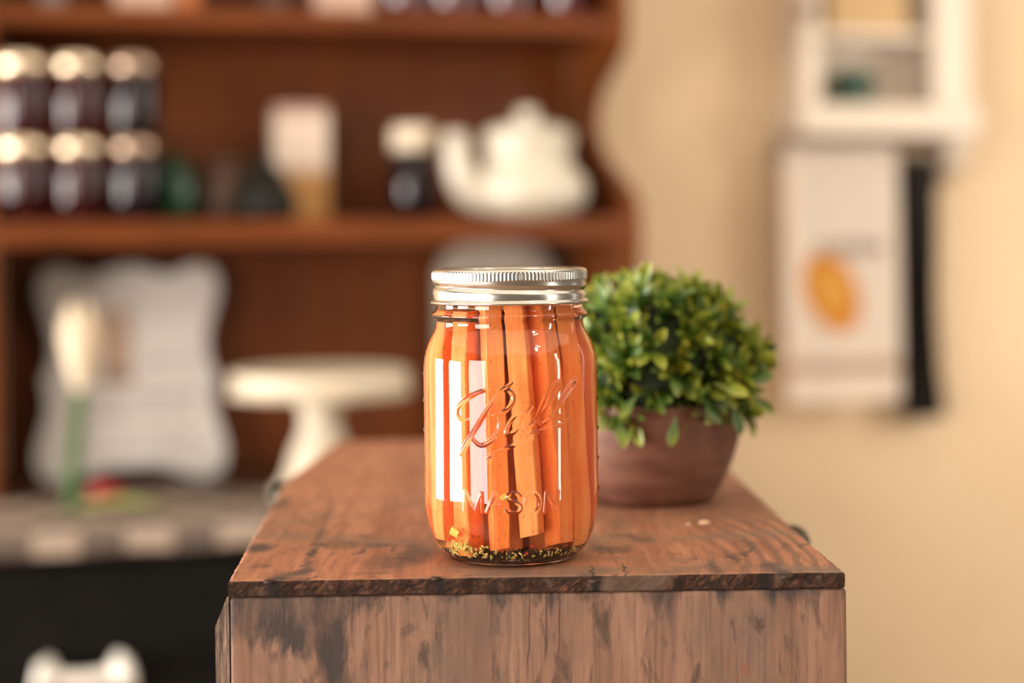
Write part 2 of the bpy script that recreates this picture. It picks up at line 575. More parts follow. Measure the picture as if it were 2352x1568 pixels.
def carton_mat():
    m, nt, b = new_mat('printed_carton')
    xyz = sep(nt, coords(nt, out='Generated'))
    n = noise(nt, coords(nt, (1, 1, 3)), 60, 2)
    c = ramp(nt, xyz[2], [(0.42, (0.55, 0.26, 0.05)), (0.50, (0.74, 0.60, 0.48))])
    c = mix(nt, ramp(nt, n, [(0.55, 0.0), (0.62, 0.4)]), c, (0.45, 0.36, 0.30))
    lk(nt, c, b.inputs['Base Color'])
    b.inputs['Roughness'].default_value = 0.55
    return m


def tulip_mat():
    m, nt, b = new_mat('tulip_petal')
    n = noise(nt, coords(nt, (1, 1, 0.15)), 140, 3)
    lk(nt, ramp(nt, n, [(0.3, (0.93, 0.78, 0.56)), (0.7, (0.96, 0.88, 0.72))]), b.inputs['Base Color'])
    b.inputs['Roughness'].default_value = 0.5
    b.inputs['Subsurface Weight'].default_value = 0.0
    return m


M = {}
M['top'] = crate_top_mat()
M['endgrain'] = crate_end_mat()
M['front'] = crate_front_mat()
M['slat'] = weathered_mat()
M['inner'] = plain('crate_inner_wood', (0.20, 0.115, 0.075), 0.8)
M['nail'] = metal_mat('rusty_nail', (0.07, 0.05, 0.04), 0.6)
M['glass'] = glass_mat('jar_glass', 1.48, (1.0, 1.0, 1.0))
M['brine'] = glass_mat('brine_liquid', 1.34 / 1.48, (1.0, 0.98, 0.94))
va_ = M['brine'].node_tree.nodes.new('ShaderNodeVolumeAbsorption')
va_.inputs[0].default_value = (1.0, 0.62, 0.28, 1)
va_.inputs[1].default_value = 14.0
M['brine'].node_tree.links.new(va_.outputs[0], M['brine'].node_tree.nodes['Material Output'].inputs['Volume'])
M['carrot'] = carrot_mat()
M['tin'] = metal_mat('tin_band', (0.63, 0.60, 0.535), 0.23)
M['disc'] = metal_mat('tin_disc', (0.78, 0.70, 0.60), 0.30)
M['dill'] = plain('dill_green', (0.055, 0.050, 0.012), 0.7)
M['sediment'] = plain('dill_sediment_olive', (0.055, 0.032, 0.007), 0.7, var=0.5, scale=700)
M['seed'] = plain('garlic_mince', (0.72, 0.55, 0.16), 0.6, var=0.25, scale=400)
M['garlic'] = plain('garlic_flesh', (0.85, 0.62, 0.13), 0.5)
M['chili'] = plain('chili_red', (0.55, 0.035, 0.012), 0.45)
M['leaf'] = leaf_mat(False)
M['leafmass'] = leaf_mat(True)
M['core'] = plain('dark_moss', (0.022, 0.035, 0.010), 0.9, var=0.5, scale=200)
M['bowl'] = bowl_mat()
M['wall'] = wall_mat()
M['floor'] = floor_mat()
M['wood'] = dresser_wood('dresser_red_brown_wood', (0.066, 0.0160, 0.0032), (0.165, 0.042, 0.008))
M['woodv'] = dresser_wood('dresser_panel_wood', (0.070, 0.0175, 0.0035), (0.165, 0.043, 0.0085), vert=True)
M['black'] = plain('black_paint', (0.0060, 0.0054, 0.0045), 0.7, var=0.2, spec=0.06)
M['counter'] = dresser_wood('dark_counter_wood', (0.045, 0.020, 0.010), (0.085, 0.036, 0.018))
M['ceramic'] = plain('white_ceramic', (0.66, 0.62, 0.55), 0.28, coat=0.3)
M['check'] = check_mat()
M['plaque'] = plaque_mat()
M['plaque_edge'] = plain('plaque_white_edge', (0.57, 0.56, 0.535), 0.5)
M['cream'] = plain('cream_cake_stand_glaze', (0.56, 0.48, 0.36), 0.5)
M['grey'] = plain('grey_enamel', (0.42, 0.365, 0.30), 0.35, var=0.15, scale=12)
M['teapot'] = teapot_mat()
M['jam_red'] = plain('dark_red_jam', (0.026, 0.002, 0.003), 0.05, spec=0.42)
M['jam_purple'] = plain('dark_purple_jam', (0.007, 0.002, 0.004), 0.05, spec=0.36)
M['gold_lid'] = metal_mat('gold_lid', (0.86, 0.70, 0.50), 0.30)
M['bronze_lid'] = metal_mat('bronze_lid', (0.46, 0.33, 0.24), 0.30)
M['white_lid'] = plain('cream_lid', (0.66, 0.56, 0.42), 0.35)
M['greenglass'] = plain('dark_green_glass', (0.006, 0.034, 0.015), 0.12, spec=0.4)
M['blackglaze'] = plain('black_glaze', (0.008, 0.008, 0.005), 0.5, spec=0.2)
M['brownbox'] = plain('dark_brown_tin', (0.060, 0.025, 0.010), 0.45)
M['carton'] = carton_mat()
M['pinkwhite'] = plain('pale_pink_paper', (0.50, 0.33, 0.25), 0.6)
M['redglass'] = plain('dark_red_glass', (0.065, 0.006, 0.006), 0.12, coat=0.5)
M['greytin'] = plain('grey_tin', (0.16, 0.14, 0.12), 0.4)
M['orange'] = plain('orange_label', (0.42, 0.12, 0.025), 0.5)
M['whitewood'] = plain('white_painted_wood', (0.53, 0.445, 0.35), 0.5, var=0.04, scale=8)
M['greyback'] = plain('grey_back_board', (0.56, 0.47, 0.37), 0.7)
M['dowel'] = plain('grey_brown_dowel', (0.235, 0.175, 0.12), 0.6)
M['towel'] = towel_mat()
M['blackcloth'] = plain('black_cloth', (0.014, 0.009, 0.006), 0.9)
M['kraft'] = plain('tan_kraft_box', (0.40, 0.255, 0.115), 0.7)
M['knob'] = plain('brown_wood_knob', (0.20, 0.10, 0.05), 0.5)
M['tulip'] = tulip_mat()
M['stem'] = plain('green_stem', (0.030, 0.085, 0.014), 0.6, spec=0.25)
M['longleaf'] = plain('pale_green_leaf', (0.21, 0.24, 0.055), 0.5)
M['red'] = plain('red_fruit_skin', (0.30, 0.008, 0.010), 0.35)
M['crumb'] = plain('pale_crumb', (0.75, 0.50, 0.32), 0.7)
M['iron'] = plain('dark_green_iron', (0.035, 0.040, 0.026), 0.55)
M['table'] = plain('table_wood', (0.12, 0.065, 0.035), 0.6, var=0.2, scale=12)


# ------------------------------------------------------------------ mesh helpers
def link(name, me, mats, parent=None, smooth=False, loc=None):
    if not isinstance(mats, (list, tuple)):
        mats = [mats]
    for mm in mats:
        me.materials.append(mm)
    if smooth:
        me.polygons.foreach_set('use_smooth', [True] * len(me.polygons))
    o = bpy.data.objects.new(name, me)
    COL.objects.link(o)
    if parent is not None:
        o.parent = parent
    if loc is not None:
        o.location = loc
    return o


def pydata(name, verts, faces, mats, parent=None, smooth=False, loc=None):
    me = bpy.data.meshes.new(name)
    me.from_pydata([tuple(v) for v in verts], [], faces)
    me.update()
    return link(name, me, mats, parent, smooth, loc)


def from_bm(name, bm, mats, parent=None, smooth=False, loc=None):
    bmesh.ops.recalc_face_normals(bm, faces=bm.faces)
    me = bpy.data.meshes.new(name)
    bm.to_mesh(me)
    bm.free()
    return link(name, me, mats, parent, smooth, loc)


def bm_box(bm, x0, x1, y0, y1, z0, z1, bev=0.0, seg=2):
    r = bmesh.ops.create_cube(bm, size=1.0)
    vs_ = r['verts']
    bmesh.ops.scale(bm, verts=vs_, vec=(x1 - x0, y1 - y0, z1 - z0))
    bmesh.ops.translate(bm, verts=vs_, vec=((x0 + x1) / 2, (y0 + y1) / 2, (z0 + z1) / 2))
    if bev > 0:
        es = list({e for v in vs_ for e in v.link_edges})
        bmesh.ops.bevel(bm, geom=es, offset=bev, segments=seg, affect='EDGES', profile=0.5)
    return bm


def box(name, x0, x1, y0, y1, z0, z1, mat, parent=None, bev=0.002, loc=None):
    bm = bmesh.new()
    bm_box(bm, x0, x1, y0, y1, z0, z1, bev)
    return from_bm(name, bm, mat, parent, False, loc)


def lathe_data(profile, seg=48, sx=1.0, sy=1.0):
    verts, faces = [], []
    n = len(profile)
    for i in range(seg):
        a = 2 * math.pi * i / seg
        for r, z in profile:
            verts.append((r * math.cos(a) * sx, r * math.sin(a) * sy, z))
    for i in range(seg):
        j = (i + 1) % seg
        for k in range(n - 1):
            faces.append((i * n + k, j * n + k, j * n + k + 1, i * n + k + 1))
    return verts, faces


def lathe(name, profile, mat, parent=None, seg=48, loc=None, smooth=True, sx=1.0, sy=1.0, merge=True):
    v, f = lathe_data(profile, seg, sx, sy)
    bm = bmesh.new()
    bv = [bm.verts.new(p) for p in v]
    for q in f:
        try:
            bm.faces.new([bv[i] for i in q])
        except ValueError:
            pass
    if merge:
        bmesh.ops.remove_doubles(bm, verts=bm.verts, dist=1e-6)
        bmesh.ops.dissolve_degenerate(bm, edges=bm.edges, dist=1e-7)
    return from_bm(name, bm, mat, parent, smooth, loc)


def tube_data(pts, rads, seg=10, flat=1.0):
    """swept tube through pts with a radius per point, capped"""
    pts = [Vector(p) for p in pts]
    n = len(pts)
    verts, faces = [], []
    up = Vector((0, 0, 1))
    prev = None
    for i in range(n):
        t = (pts[min(i + 1, n - 1)] - pts[max(i - 1, 0)]).normalized()
        if prev is None:
            a = t.cross(up)
            if a.length < 1e-3:
                a = t.cross(Vector((1, 0, 0)))
            a.normalize()
        else:
            a = (prev - t * prev.dot(t)).normalized()
        prev = a
        bb = t.cross(a)
        for k in range(seg):
            an = 2 * math.pi * k / seg
            verts.append(pts[i] + (a * math.cos(an) + bb * math.sin(an) * flat) * rads[i])
    for i in range(n - 1):
        for k in range(seg):
            k2 = (k + 1) % seg
            faces.append((i * seg + k, i * seg + k2, (i + 1) * seg + k2, (i + 1) * seg + k))
    faces.append(tuple(range(seg)))
    faces.append(tuple((n - 1) * seg + k for k in range(seg))[::-1])
    return verts, faces


def tube(name, pts, rads, mat, parent=None, seg=10, flat=1.0, loc=None):
    if isinstance(rads, (int, float)):
        rads = [rads] * len(pts)
    v, f = tube_data(pts, rads, seg, flat)
    bm = bmesh.new()
    bv = [bm.verts.new(p) for p in v]
    for q in f:
        bm.faces.new([bv[i] for i in q])
    return from_bm(name, bm, mat, parent, True, loc)


def catmull(pts, n=8):
    p = [np.array(q, float) for q in pts]
    p = [2 * p[0] - p[1]] + p + [2 * p[-1] - p[-2]]
    out = []
    for i in range(1, len(p) - 2):
        for k in range(n):
            t = k / n
            out.append(0.5 * (2 * p[i] + (p[i + 1] - p[i - 1]) * t + (2 * p[i - 1] - 5 * p[i] + 4 * p[i + 1] - p[i + 2]) * t * t
                              + (3 * p[i] - p[i - 1] - 3 * p[i + 1] + p[i + 2]) * t ** 3))
    out.append(p[-2])
    return out


def thing(name, label, cat, loc=(0, 0, 0), rz=0.0, group=None):
    o = bpy.data.objects.new(name, None)
    o.empty_display_size = 0.02
    COL.objects.link(o)
    o.location = loc
    o.rotation_euler = (0, 0, rz)
    tag(o, label, cat, group)
    return o


def tag(o, label=None, cat=None, group=None, kind=None):
    if label:
        o['label'] = label
    if cat:
        o['category'] = cat
    if group:
        o['group'] = group
    if kind:
        o['kind'] = kind
    return o


def copy_tree(o, parent=None):
    c = o.copy()
    COL.objects.link(c)
    c.parent = parent
    for ch in list(o.children):
        copy_tree(ch, c)
    return c


# ================================================================== the setting
TOP = CZ - 0.1482           # crate top
COUNTER = CZ - 0.333        # dresser counter

VW = 0.30                   # wall plane in the dresser frame
wall = box('wall_back', -2.4, 2.6, VW, VW + 0.1, 0.0, 2.7, M['wall'], None, 0.0)
wall.location = (0, DO, 0)
wall.rotation_euler = (0, 0, DA)
tag(wall, 'beige painted wall behind the dresser', kind='structure')
floor = box('floor', -3.0, 3.0, -2.4, 4.2, -0.05, 0.0, M['floor'], None, 0.0)
tag(floor, 'brown wooden floor of the shop', kind='structure')
bb_ = box('baseboard_back', -2.4, 2.6, VW - 0.016, VW, 0.0, 0.10, M['whitewood'], None, 0.003)
bb_.location = (0, DO, 0)
bb_.rotation_euler = (0, 0, DA)
tag(bb_, 'white baseboard along the beige wall', kind='structure')

# ================================================================== dresser
dresser = thing('dresser', 'red-brown wooden dresser with open shelves above a black painted cabinet', 'dresser', (0, DO, 0), DA)
UL, UR = -0.668, 0.1665     # inner faces of the side panels
BV = 0.27                   # back board
SH_T = CZ + 0.021           # middle shelf top
SH_B = CZ - 0.010
US_B = CZ + 0.277
US_T = CZ + 0.302
TS_B = CZ + 0.60
prof = [(-0.333, 0.020), (-0.22, 0.018), (-0.10, 0.014), (-0.03, 0.002), (0.03, 0.001), (0.055, 0.022), (0.085, 0.090),
        (0.115, 0.150), (0.150, 0.180), (0.185, 0.178), (0.215, 0.140), (0.238, 0.092), (0.258, 0.058), (0.280, 0.045),
        (0.33, 0.043), (0.36, 0.06), (0.40, 0.12), (0.45, 0.175), (0.50, 0.165), (0.55, 0.09), (0.60, 0.055), (0.64, 0.055)]
pc = catmull(prof, 5)


def side_panel(u0, u1):
    bm = bmesh.new()
    outline = [(p[1], CZ + p[0]) for p in pc] + [(BV, CZ + 0.64), (BV, COUNTER)]
    va = [bm.verts.new((u0, v, z)) for v, z in outline]
    vb = [bm.verts.new((u1, v, z)) for v, z in outline]
    n = len(outline)
    bm.faces.new(va)
    bm.faces.new(vb[::-1])
    for i in range(n):
        j = (i + 1) % n
        bm.faces.new((va[i], va[j], vb[j], vb[i]))
    return from_bm('side_panel', bm, M['woodv'], dresser)


side_panel(UL - 0.02, UL)
side_panel(UR, UR + 0.02)
# back boards: four wide planks with fine joints
bw = (UR - UL) / 4
for k in range(4):
    box('back_board', UL + k * bw + 0.0006, UL + (k + 1) * bw - 0.0006, BV, BV + 0.014, COUNTER, CZ + 0.64, M['woodv'], dresser, 0.0015)
box('shelf', UL, UR, 0.0, BV, SH_B, SH_T, M['wood'], dresser, 0.003)
box('shelf', UL, UR, 0.046, BV, US_B, US_T, M['wood'], dresser, 0.003)
box('shelf', UL, UR, 0.06, BV, TS_B, TS_B + 0.024, M['wood'], dresser, 0.003)
box('cornice', UL - 0.05, UR + 0.05, 0.02, BV + 0.014, CZ + 0.64, CZ + 0.69, M['wood'], dresser, 0.008)
CV = -0.232                 # counter front
box('counter_top', UL - 0.05, UR + 0.05, CV, BV + 0.014, COUNTER - 0.028, COUNTER, M['counter'], dresser, 0.004)
box('cabinet_body', UL - 0.03, UR + 0.03, CV + 0.03, BV + 0.014, 0.06, COUNTER - 0.028, M['black'], dresser, 0.003)
box('plinth', UL - 0.01, UR + 0.01, CV + 0.06, BV, 0.0, 0.06, M['black'], dresser, 0.003)
# two drawers across the top, two doors below
half = (UR - UL + 0.06) / 2
for k in range(2):
    x0 = UL - 0.03 + k * half + 0.012
    x1 = x0 + half - 0.024
    dr = box('drawer', x0, x1, CV + 0.016, CV + 0.032, COUNTER - 0.245, COUNTER - 0.042, M['black'], dresser, 0.005)
    if k == 0:
        ua, za, _ = on_v(97, 1537, CV)
        ub, zb, _ = on_v(286, 1528, CV)
        zc = (za + zb) / 2
    else:
        ua, ub = ua + half, ub + half
    bm = bmesh.new()
    hw = (ub - ua) / 2
    pts, rad = [], []
    for q in range(25):
        t = -1 + 2 * q / 24
        e = max(0.0, 1 - (abs(abs(t) - 0.86) / 0.24) ** 2)
        pts.append((ua + hw + t * hw * 1.16, CV - 0.018 - 0.006 * (1 - t * t), zc - 0.010 * (1 - min(1, abs(t)) ** 2)))
        rad.append(max(0.0045, 0.011 + 0.0125 * math.sqrt(e) if abs(t) < 0.98 else 0.012 * (1.01 - abs(t)) / 0.03 + 0.004))
    hd = tube('handle', pts, rad, M['ceramic'], dr, 16)
    tag(hd, 'white ceramic bar handle with round ends')
    for x in (ua, ub):
        tube('handle_post', [(x, CV + 0.018, zc), (x, CV - 0.020, zc)], 0.008, M['ceramic'], dr, 12)
    dd = box('door', x0, x1, CV + 0.016, CV + 0.032, 0.08, COUNTER - 0.265, M['black'], dresser, 0.005)
    box('door_panel', x0 + 0.06, x1 - 0.06, CV + 0.010, CV + 0.018, 0.14, COUNTER - 0.325, M['black'], dd, 0.004)
    lathe('door_knob', [(0, -0.03), (0.012, -0.028), (0.016, -0.018), (0.010, -0.008), (0.007, 0.0)], M['ceramic'], dd, 20,
          loc=None).matrix_local = Matrix.Translation((x1 - 0.03 if k == 0 else x0 + 0.03, CV + 0.016, COUNTER - 0.42)) @ Matrix.Rotation(R(-90), 4, 'X')

# checked runner over the counter, hanging a little over its front edge
rv = []
ru0, ru1 = UL - 0.03, UR + 0.03
pathv = [(0.014, 0.0015), (-0.03, 0.0016), (-0.08, 0.0015), (-0.18, 0.0015), (CV + 0.004, 0.0018), (CV - 0.0025, 0.0005), (CV - 0.0035, -0.006), (CV - 0.0035, -0.024)]
dist = [0.0]
for i in range(1, len(pathv)):
    dist.append(dist[-1] + math.hypot(pathv[i][0] - pathv[i - 1][0], pathv[i][1] - pathv[i - 1][1]))
NU = 44
verts, faces, uvs = [], [], []
for layer in (0.0, 0.0009):
    for i, (v, z) in enumerate(pathv):
        nv, nz = (0, 1) if i < 5 else (-1, 0.2)
        for k in range(NU + 1):
            u = ru0 + (ru1 - ru0) * k / NU
            verts.append((u, v + nv * layer, COUNTER + z + nz * layer + (0.0015 * math.sin(k * 0.9) if i == 7 else 0)))
W = NU + 1
for i in range(len(pathv) - 1):
    for k in range(NU):
        a = i * W + k
        faces.append((a, a + 1, a + W + 1, a + W))
        b_ = a + len(pathv) * W
        faces.append((b_, b_ + W, b_ + W + 1, b_ + 1))
bm = bmesh.new()
bv = [bm.verts.new(p) for p in verts]
for q in faces:
    bm.faces.new([bv[i] for i in q])
uvl = bm.loops.layers.uv.new('UVMap')
bm.verts.index_update()
for f in bm.faces:
    for lp in f.loops:
        idx = lp.vert.index % (len(pathv) * W)
        i, k = divmod(idx, W)
        lp[uvl].uv = ((verts[k][0] + 0.012 - 0.0625) / 0.052, (dist[-1] - dist[i]) / 0.036 if i > 4 else 1 + (dist[4] - dist[i]) / 0.075)
rn = from_bm('table_runner', bm, M['check'], None, True, (0, DO, 0))
rn.rotation_euler = (0, 0, DA)
tag(rn, 'brown and beige checked cloth runner over the dresser counter edge', 'cloth')


# ================================================================== things on the dresser shelves
def place(o, u, v, z):
    o.location = D(u, v, z)


def jam_jar(label, mat, lid, group, r=0.0325, h=0.106):
    t = thing('jam_jar', label, 'jar', group=group)
    s = h / 0.106
    lathe('jar_body', [(0, 0), (r * 0.9, 0), (r, 0.006), (r, 0.074 * s), (r * 0.97, 0.080 * s), (r * 0.88, 0.085 * s), (r * 0.86, 0.090 * s), (0, 0.090 * s)], mat, t, 40)
    lathe('lid', [(0, 0.106 * s), (r * 0.92, 0.106 * s), (r * 0.97, 0.104 * s), (r * 0.97, 0.086 * s), (r * 0.93, 0.085 * s), (0, 0.0855 * s)], lid, t, 40)
    return t


JV = 0.050
_, zj, _ = on_v(60, 135, JV)
for col_, (px, kind) in enumerate(((50, 'jam_red'), (178, 'jam_red'), (306, 'jam_purple'))):
    u, _, t_ = on_v(px, 330, JV)
    for lev in range(2):
        where = ('leftmost', 'middle', 'rightmost')[col_]
        hgt = 'upper' if lev else 'lower'
        colr = 'dark red' if kind == 'jam_red' else 'dark purple'
        j = jam_jar(f'{hgt} {colr} preserve jar with gold lid, {where} of the three stacks', M[kind], M['gold_lid'] if kind == 'jam_red' else M['bronze_lid'], 'stacked preserve jars on the middle shelf')
        place(j, u, JV, SH_T + lev * 0.1062)

# green glass jar
u, _, _ = on_v(398, 420, 0.09)
t = thing('green_jar', 'dark green glass jar right of the stacked preserve jars', 'jar')
lathe('jar_body', [(0, 0), (0.026, 0), (0.031, 0.008), (0.032, 0.05), (0.027, 0.066), (0.020, 0.072), (0, 0.072)], M['greenglass'], t, 40)
lathe('lid', [(0, 0.090), (0.010, 0.090), (0.013, 0.084), (0.021, 0.080), (0.0225, 0.072), (0, 0.0722)], M['greenglass'], t, 32)
place(t, u, 0.09, SH_T)
# dark brown tin
u, _, _ = on_v(515, 420, 0.13)
t = thing('brown_tin', 'dark brown tin canister between green jar and black pot', 'tin')
lathe('canister', [(0, 0), (0.031, 0), (0.033, 0.004), (0.033, 0.068), (0.031, 0.07), (0, 0.07)], M['brownbox'], t, 36)
lathe('lid', [(0, 0.084), (0.030, 0.084), (0.034, 0.081), (0.034, 0.0702), (0, 0.0702)], M['brownbox'], t, 36)
place(t, u, 0.13, SH_T)
# black conical pot
u, _, _ = on_v(610, 420, 0.08)
t = thing('black_pot', 'black conical lidded pot in front of the printed carton', 'pot')
lathe('pot_body', [(0, 0), (0.036, 0), (0.043, 0.012), (0.041, 0.034), (0.030, 0.052), (0.026, 0.056), (0, 0.056)], M['blackglaze'], t, 40)
lathe('lid', [(0, 0.098), (0.006, 0.096), (0.008, 0.089), (0.005, 0.083), (0.014, 0.074), (0.026, 0.062), (0.029, 0.0565), (0, 0.0562)], M['blackglaze'], t, 32)
place(t, u, 0.08, SH_T)
# printed carton
u, zt, _ = on_v(688, 237, 0.16)
t = thing('printed_carton', 'tall cream carton with golden lower half behind the black pot', 'carton', rz=DA + 0.05)
hh = zt - SH_T - 0.004
box('carton_body', -0.037, 0.037, -0.022, 0.022, 0.0, hh - 0.012, M['carton'], t, 0.003)
box('carton_flap', -0.037, 0.037, -0.019, 0.019, hh - 0.0118, hh, M['pinkwhite'], t, 0.004)
place(t, u, 0.16, SH_T)
# small glass jar with cream lid
u, zt, _ = on_v(948, 272, 0.09)
t = thing('spice_jar', 'small dark spice jar with cream lid left of the teapot', 'jar')
lathe('jar_body', [(0, 0), (0.027, 0), (0.0305, 0.006), (0.0305, 0.078), (0.026, 0.088), (0.024, 0.094), (0, 0.094)], M['jam_purple'], t, 40)
lathe('lid', [(0, 0.128), (0.027, 0.128), (0.030, 0.124), (0.030, 0.096), (0.028, 0.0945), (0, 0.0945)], M['white_lid'], t, 40)
place(t, u, 0.09, SH_T)

# teapot
TV = 0.055
u, zk, tt = on_v(1210, 262, TV)
t = thing('teapot', 'cream ceramic teapot with curved spout on the middle shelf', 'teapot', rz=DA)
tp = [(0, 0.0), (0.048, 0.0), (0.053, 0.003), (0.070, 0.012), (0.080, 0.026), (0.082, 0.040), (0.077, 0.054), (0.067, 0.066), (0.060, 0.076),
      (0.059, 0.086), (0.062, 0.100), (0.064, 0.112), (0.0625, 0.1185), (0.058, 0.120), (0, 0.1205)]
lathe('pot_body', [(0, 0)] + [tuple(p) for p in catmull(tp[1:-1], 3)] + [(0, 0.1205)], M['teapot'], t, 56)
lathe('lid', [(0, 0.153), (0.011, 0.1515), (0.0165, 0.145), (0.013, 0.137), (0.014, 0.134), (0.034, 0.129), (0.052, 0.124), (0.054, 0.1208), (0, 0.1206)], M['teapot'], t, 40)
sp = catmull([(-0.062, -0.004, 0.030), (-0.083, -0.006, 0.040), (-0.097, -0.008, 0.062), (-0.103, -0.008, 0.092), (-0.104, -0.008, 0.118)], 6)
tube('spout', sp, list(np.linspace(0.027, 0.0155, len(sp))), M['teapot'], t, 18)
hd = catmull([(0.018, 0.055, 0.104), (0.024, 0.078, 0.110), (0.030, 0.098, 0.094), (0.031, 0.102, 0.066), (0.028, 0.090, 0.044), (0.023, 0.070, 0.032)], 6)
tube('handle', hd, 0.0075, M['teapot'], t, 14)
place(t, u, TV, SH_T)
t.rotation_euler.z = DA + R(0)

# upper shelf, only their lower ends show
UVv = 0.10


def upper_box(px0, px1, name, label, cat, mat, h, d=0.05, v=0.11):
    u0, _, _ = on_v(px0, 20, v)
    u1, _, _ = on_v(px1, 20, v)
    w = (u1 - u0) / 2
    t = thing(name, label, cat, D((u0 + u1) / 2, v, US_T + 0.0004), DA)
    box('box_body', -w, w, -d / 2, d / 2, 0, h - 0.014, mat, t, 0.004)
    box('box_lid', -w - 0.002, w + 0.002, -d / 2 - 0.002, d / 2 + 0.002, h - 0.0138, h, mat, t, 0.003)
    return t


upper_box(262, 395, 'paper_box', 'pale pink box at the left on the upper shelf', 'box', M['pinkwhite'], 0.12)
upper_box(405, 455, 'orange_box', 'small orange box beside the pale pink box on upper shelf', 'box', M['orange'], 0.09)
upper_box(90, 150, 'grey_tin', 'grey tin at the far left end of the upper shelf', 'tin', M['greytin'], 0.11)
upper_box(600, 655, 'brown_box', 'small dull brown box left of the pale upper shelf package', 'box', M['brownbox'], 0.10)
upper_box(720, 850, 'paper_package', 'pale package in the middle of the upper shelf', 'package', M['pinkwhite'], 0.13)
ords = ['leftmost', 'second from left', 'third from left', 'rightmost']
for i, px in enumerate((930, 1040, 1165, 1300)):
    u, _, _ = on_v(px, 20, 0.11)
    j = jam_jar(f'dark red jar with gold lid on upper shelf, {ords[i]} of four', M['redglass'], M['gold_lid'], 'red jars on the upper shelf', 0.033, 0.11)
    place(j, u, 0.11, US_T + 0.0004)

# ================================================================== things on the counter
# scalloped white plaque leaning on the back boards
PV = 0.225
u0, zt, _ = on_v(95, 600, PV)
u1, zb, _ = on_v(497, 1095, PV)
pu, pw, ph = (u0 + u1) / 2, (u1 - u0), (zt - COUNTER - 0.006)
half_out = [(0.0, 1.0), (0.10, 0.985), (0.22, 0.955), (0.33, 0.985), (0.42, 1.0), (0.50, 0.965), (0.525, 0.89), (0.50, 0.80), (0.462, 0.70), (0.448, 0.60),
            (0.470, 0.52), (0.500, 0.46), (0.480, 0.40), (0.478, 0.33), (0.515, 0.22), (0.545, 0.12), (0.52, 0.035), (0.43, 0.0), (0.32, 0.012), (0.20, 0.045), (0.10, 0.06), (0.0, 0.055)]
hc = catmull(half_out, 4)
outl = [(p[0] * pw, p[1] * ph) for p in hc] + [(-p[0] * pw, p[1] * ph) for p in hc[::-1][1:-1]]
t = thing('plaque', 'white scalloped plaque with handwriting and brown picture leaning on the dresser back', 'plaque', D(pu, PV - 0.045, COUNTER + 0.0016), DA)


def slab(name, outl, y0, y1, mat, parent, shrink=1.0, uv=False):
    bm = bmesh.new()
    cx = sum(p[0] for p in outl) / len(outl)
    cz_ = (max(p[1] for p in outl) + min(p[1] for p in outl)) / 2
    o2 = [((p[0] - cx) * shrink + cx, (p[1] - cz_) * shrink + cz_) for p in outl]
    va = [bm.verts.new((x, y0, z)) for x, z in o2]
    vb = [bm.verts.new((x, y1, z)) for x, z in o2]
    f1 = bm.faces.new(va)
    bm.faces.new(vb[::-1])
    n = len(o2)
    for i in range(n):
        j = (i + 1) % n
        bm.faces.new((va[j], va[i], vb[i], vb[j]))
    if uv:
        l_ = bm.loops.layers.uv.new('UVMap')
        xs = [p[0] for p in outl]
        zs = [p[1] for p in outl]
        for f in bm.faces:
            for lp in f.loops:
                lp[l_].uv = ((lp.vert.co.x - min(xs)) / (max(xs) - min(xs)), (lp.vert.co.z - min(zs)) / (max(zs) - min(zs)))
    return from_bm(name, bm, mat, parent)


pb = slab('plaque_board', outl, 0.0, 0.009, M['plaque_edge'], t)
pf = slab('plaque_face', outl, -0.0012, 0.0, M['plaque'], t, 0.93, True)
t.rotation_euler = (R(-7.5), 0, DA)

# cake stand
KV = -0.085
u, zp, tt = on_v(735, 854, KV)
rt = 203 * tt / F
t = thing('cake_stand', 'cream ceramic pedestal cake stand with beaded rim on the dresser counter', 'cake stand')
H = zp - COUNTER
kp = [(0, 0.003), (0.040, 0.003), (0.058, 0.001), (0.062, 0.004), (0.060, 0.010), (0.050, 0.022), (0.043, 0.036), (0.040, 0.050), (0.036, 0.062),
      (0.028, 0.078), (0.024, 0.092), (0.026, H - 0.050), (0.036, H - 0.034), (0.055, H - 0.020), (0, H - 0.0195)]
lathe('pedestal', kp, M['cream'], t, 48, loc=(0, 0, 0.0015))
lathe('plate', [(0, H - 0.019), (rt * 0.5, H - 0.0185), (rt * 0.85, H - 0.0185), (rt - 0.004, H - 0.0275), (rt, H - 0.026), (rt + 0.0005, H - 0.002), (rt - 0.002, H), (rt - 0.006, H - 0.002), (rt - 0.010, H - 0.004), (0, H - 0.004)], M['cream'], t, 72)
bm = bmesh.new()
for k in range(72):
    a = 2 * math.pi * k / 72
    r_ = bmesh.ops.create_uvsphere(bm, u_segments=6, v_segments=4, radius=0.0036)
    bmesh.ops.translate(bm, verts=r_['verts'], vec=(rt * math.cos(a), rt * math.sin(a), H - 0.027))
tag(from_bm('beaded_edge', bm, M['cream'], t, True), kind='stuff')
place(t, u, KV, COUNTER + 0.0018)

# grey rounded tray leaning behind the jar
GV = 0.235
u0, zt, _ = on_v(1000, 560, GV)
u1, _, _ = on_v(1262, 568, GV)
gw, gh = (u1 - u0) / 2, zt - COUNTER
go = []
for k in range(13):
    a = math.pi / 2 * k / 12
    go.append((gw - 0.05 + 0.05 * math.cos(a), gh - 0.05 + 0.05 * math.sin(a)))
for k in range(13):
    a = math.pi / 2 + math.pi / 2 * k / 12
    go.append((-gw + 0.05 + 0.05 * math.cos(a), gh - 0.05 + 0.05 * math.sin(a)))
go += [(-gw * 1.04, 0.03), (-gw + 0.02, 0.0), (gw - 0.02, 0.0), (gw * 1.04, 0.03)]
t = thing('serving_tray', 'grey round-cornered tray standing upright behind the carrot jar', 'tray', D((u0 + u1) / 2, GV - 0.035, COUNTER + 0.0014), DA)
slab('tray_rim', go, 0.0, 0.012, M['grey'], t)
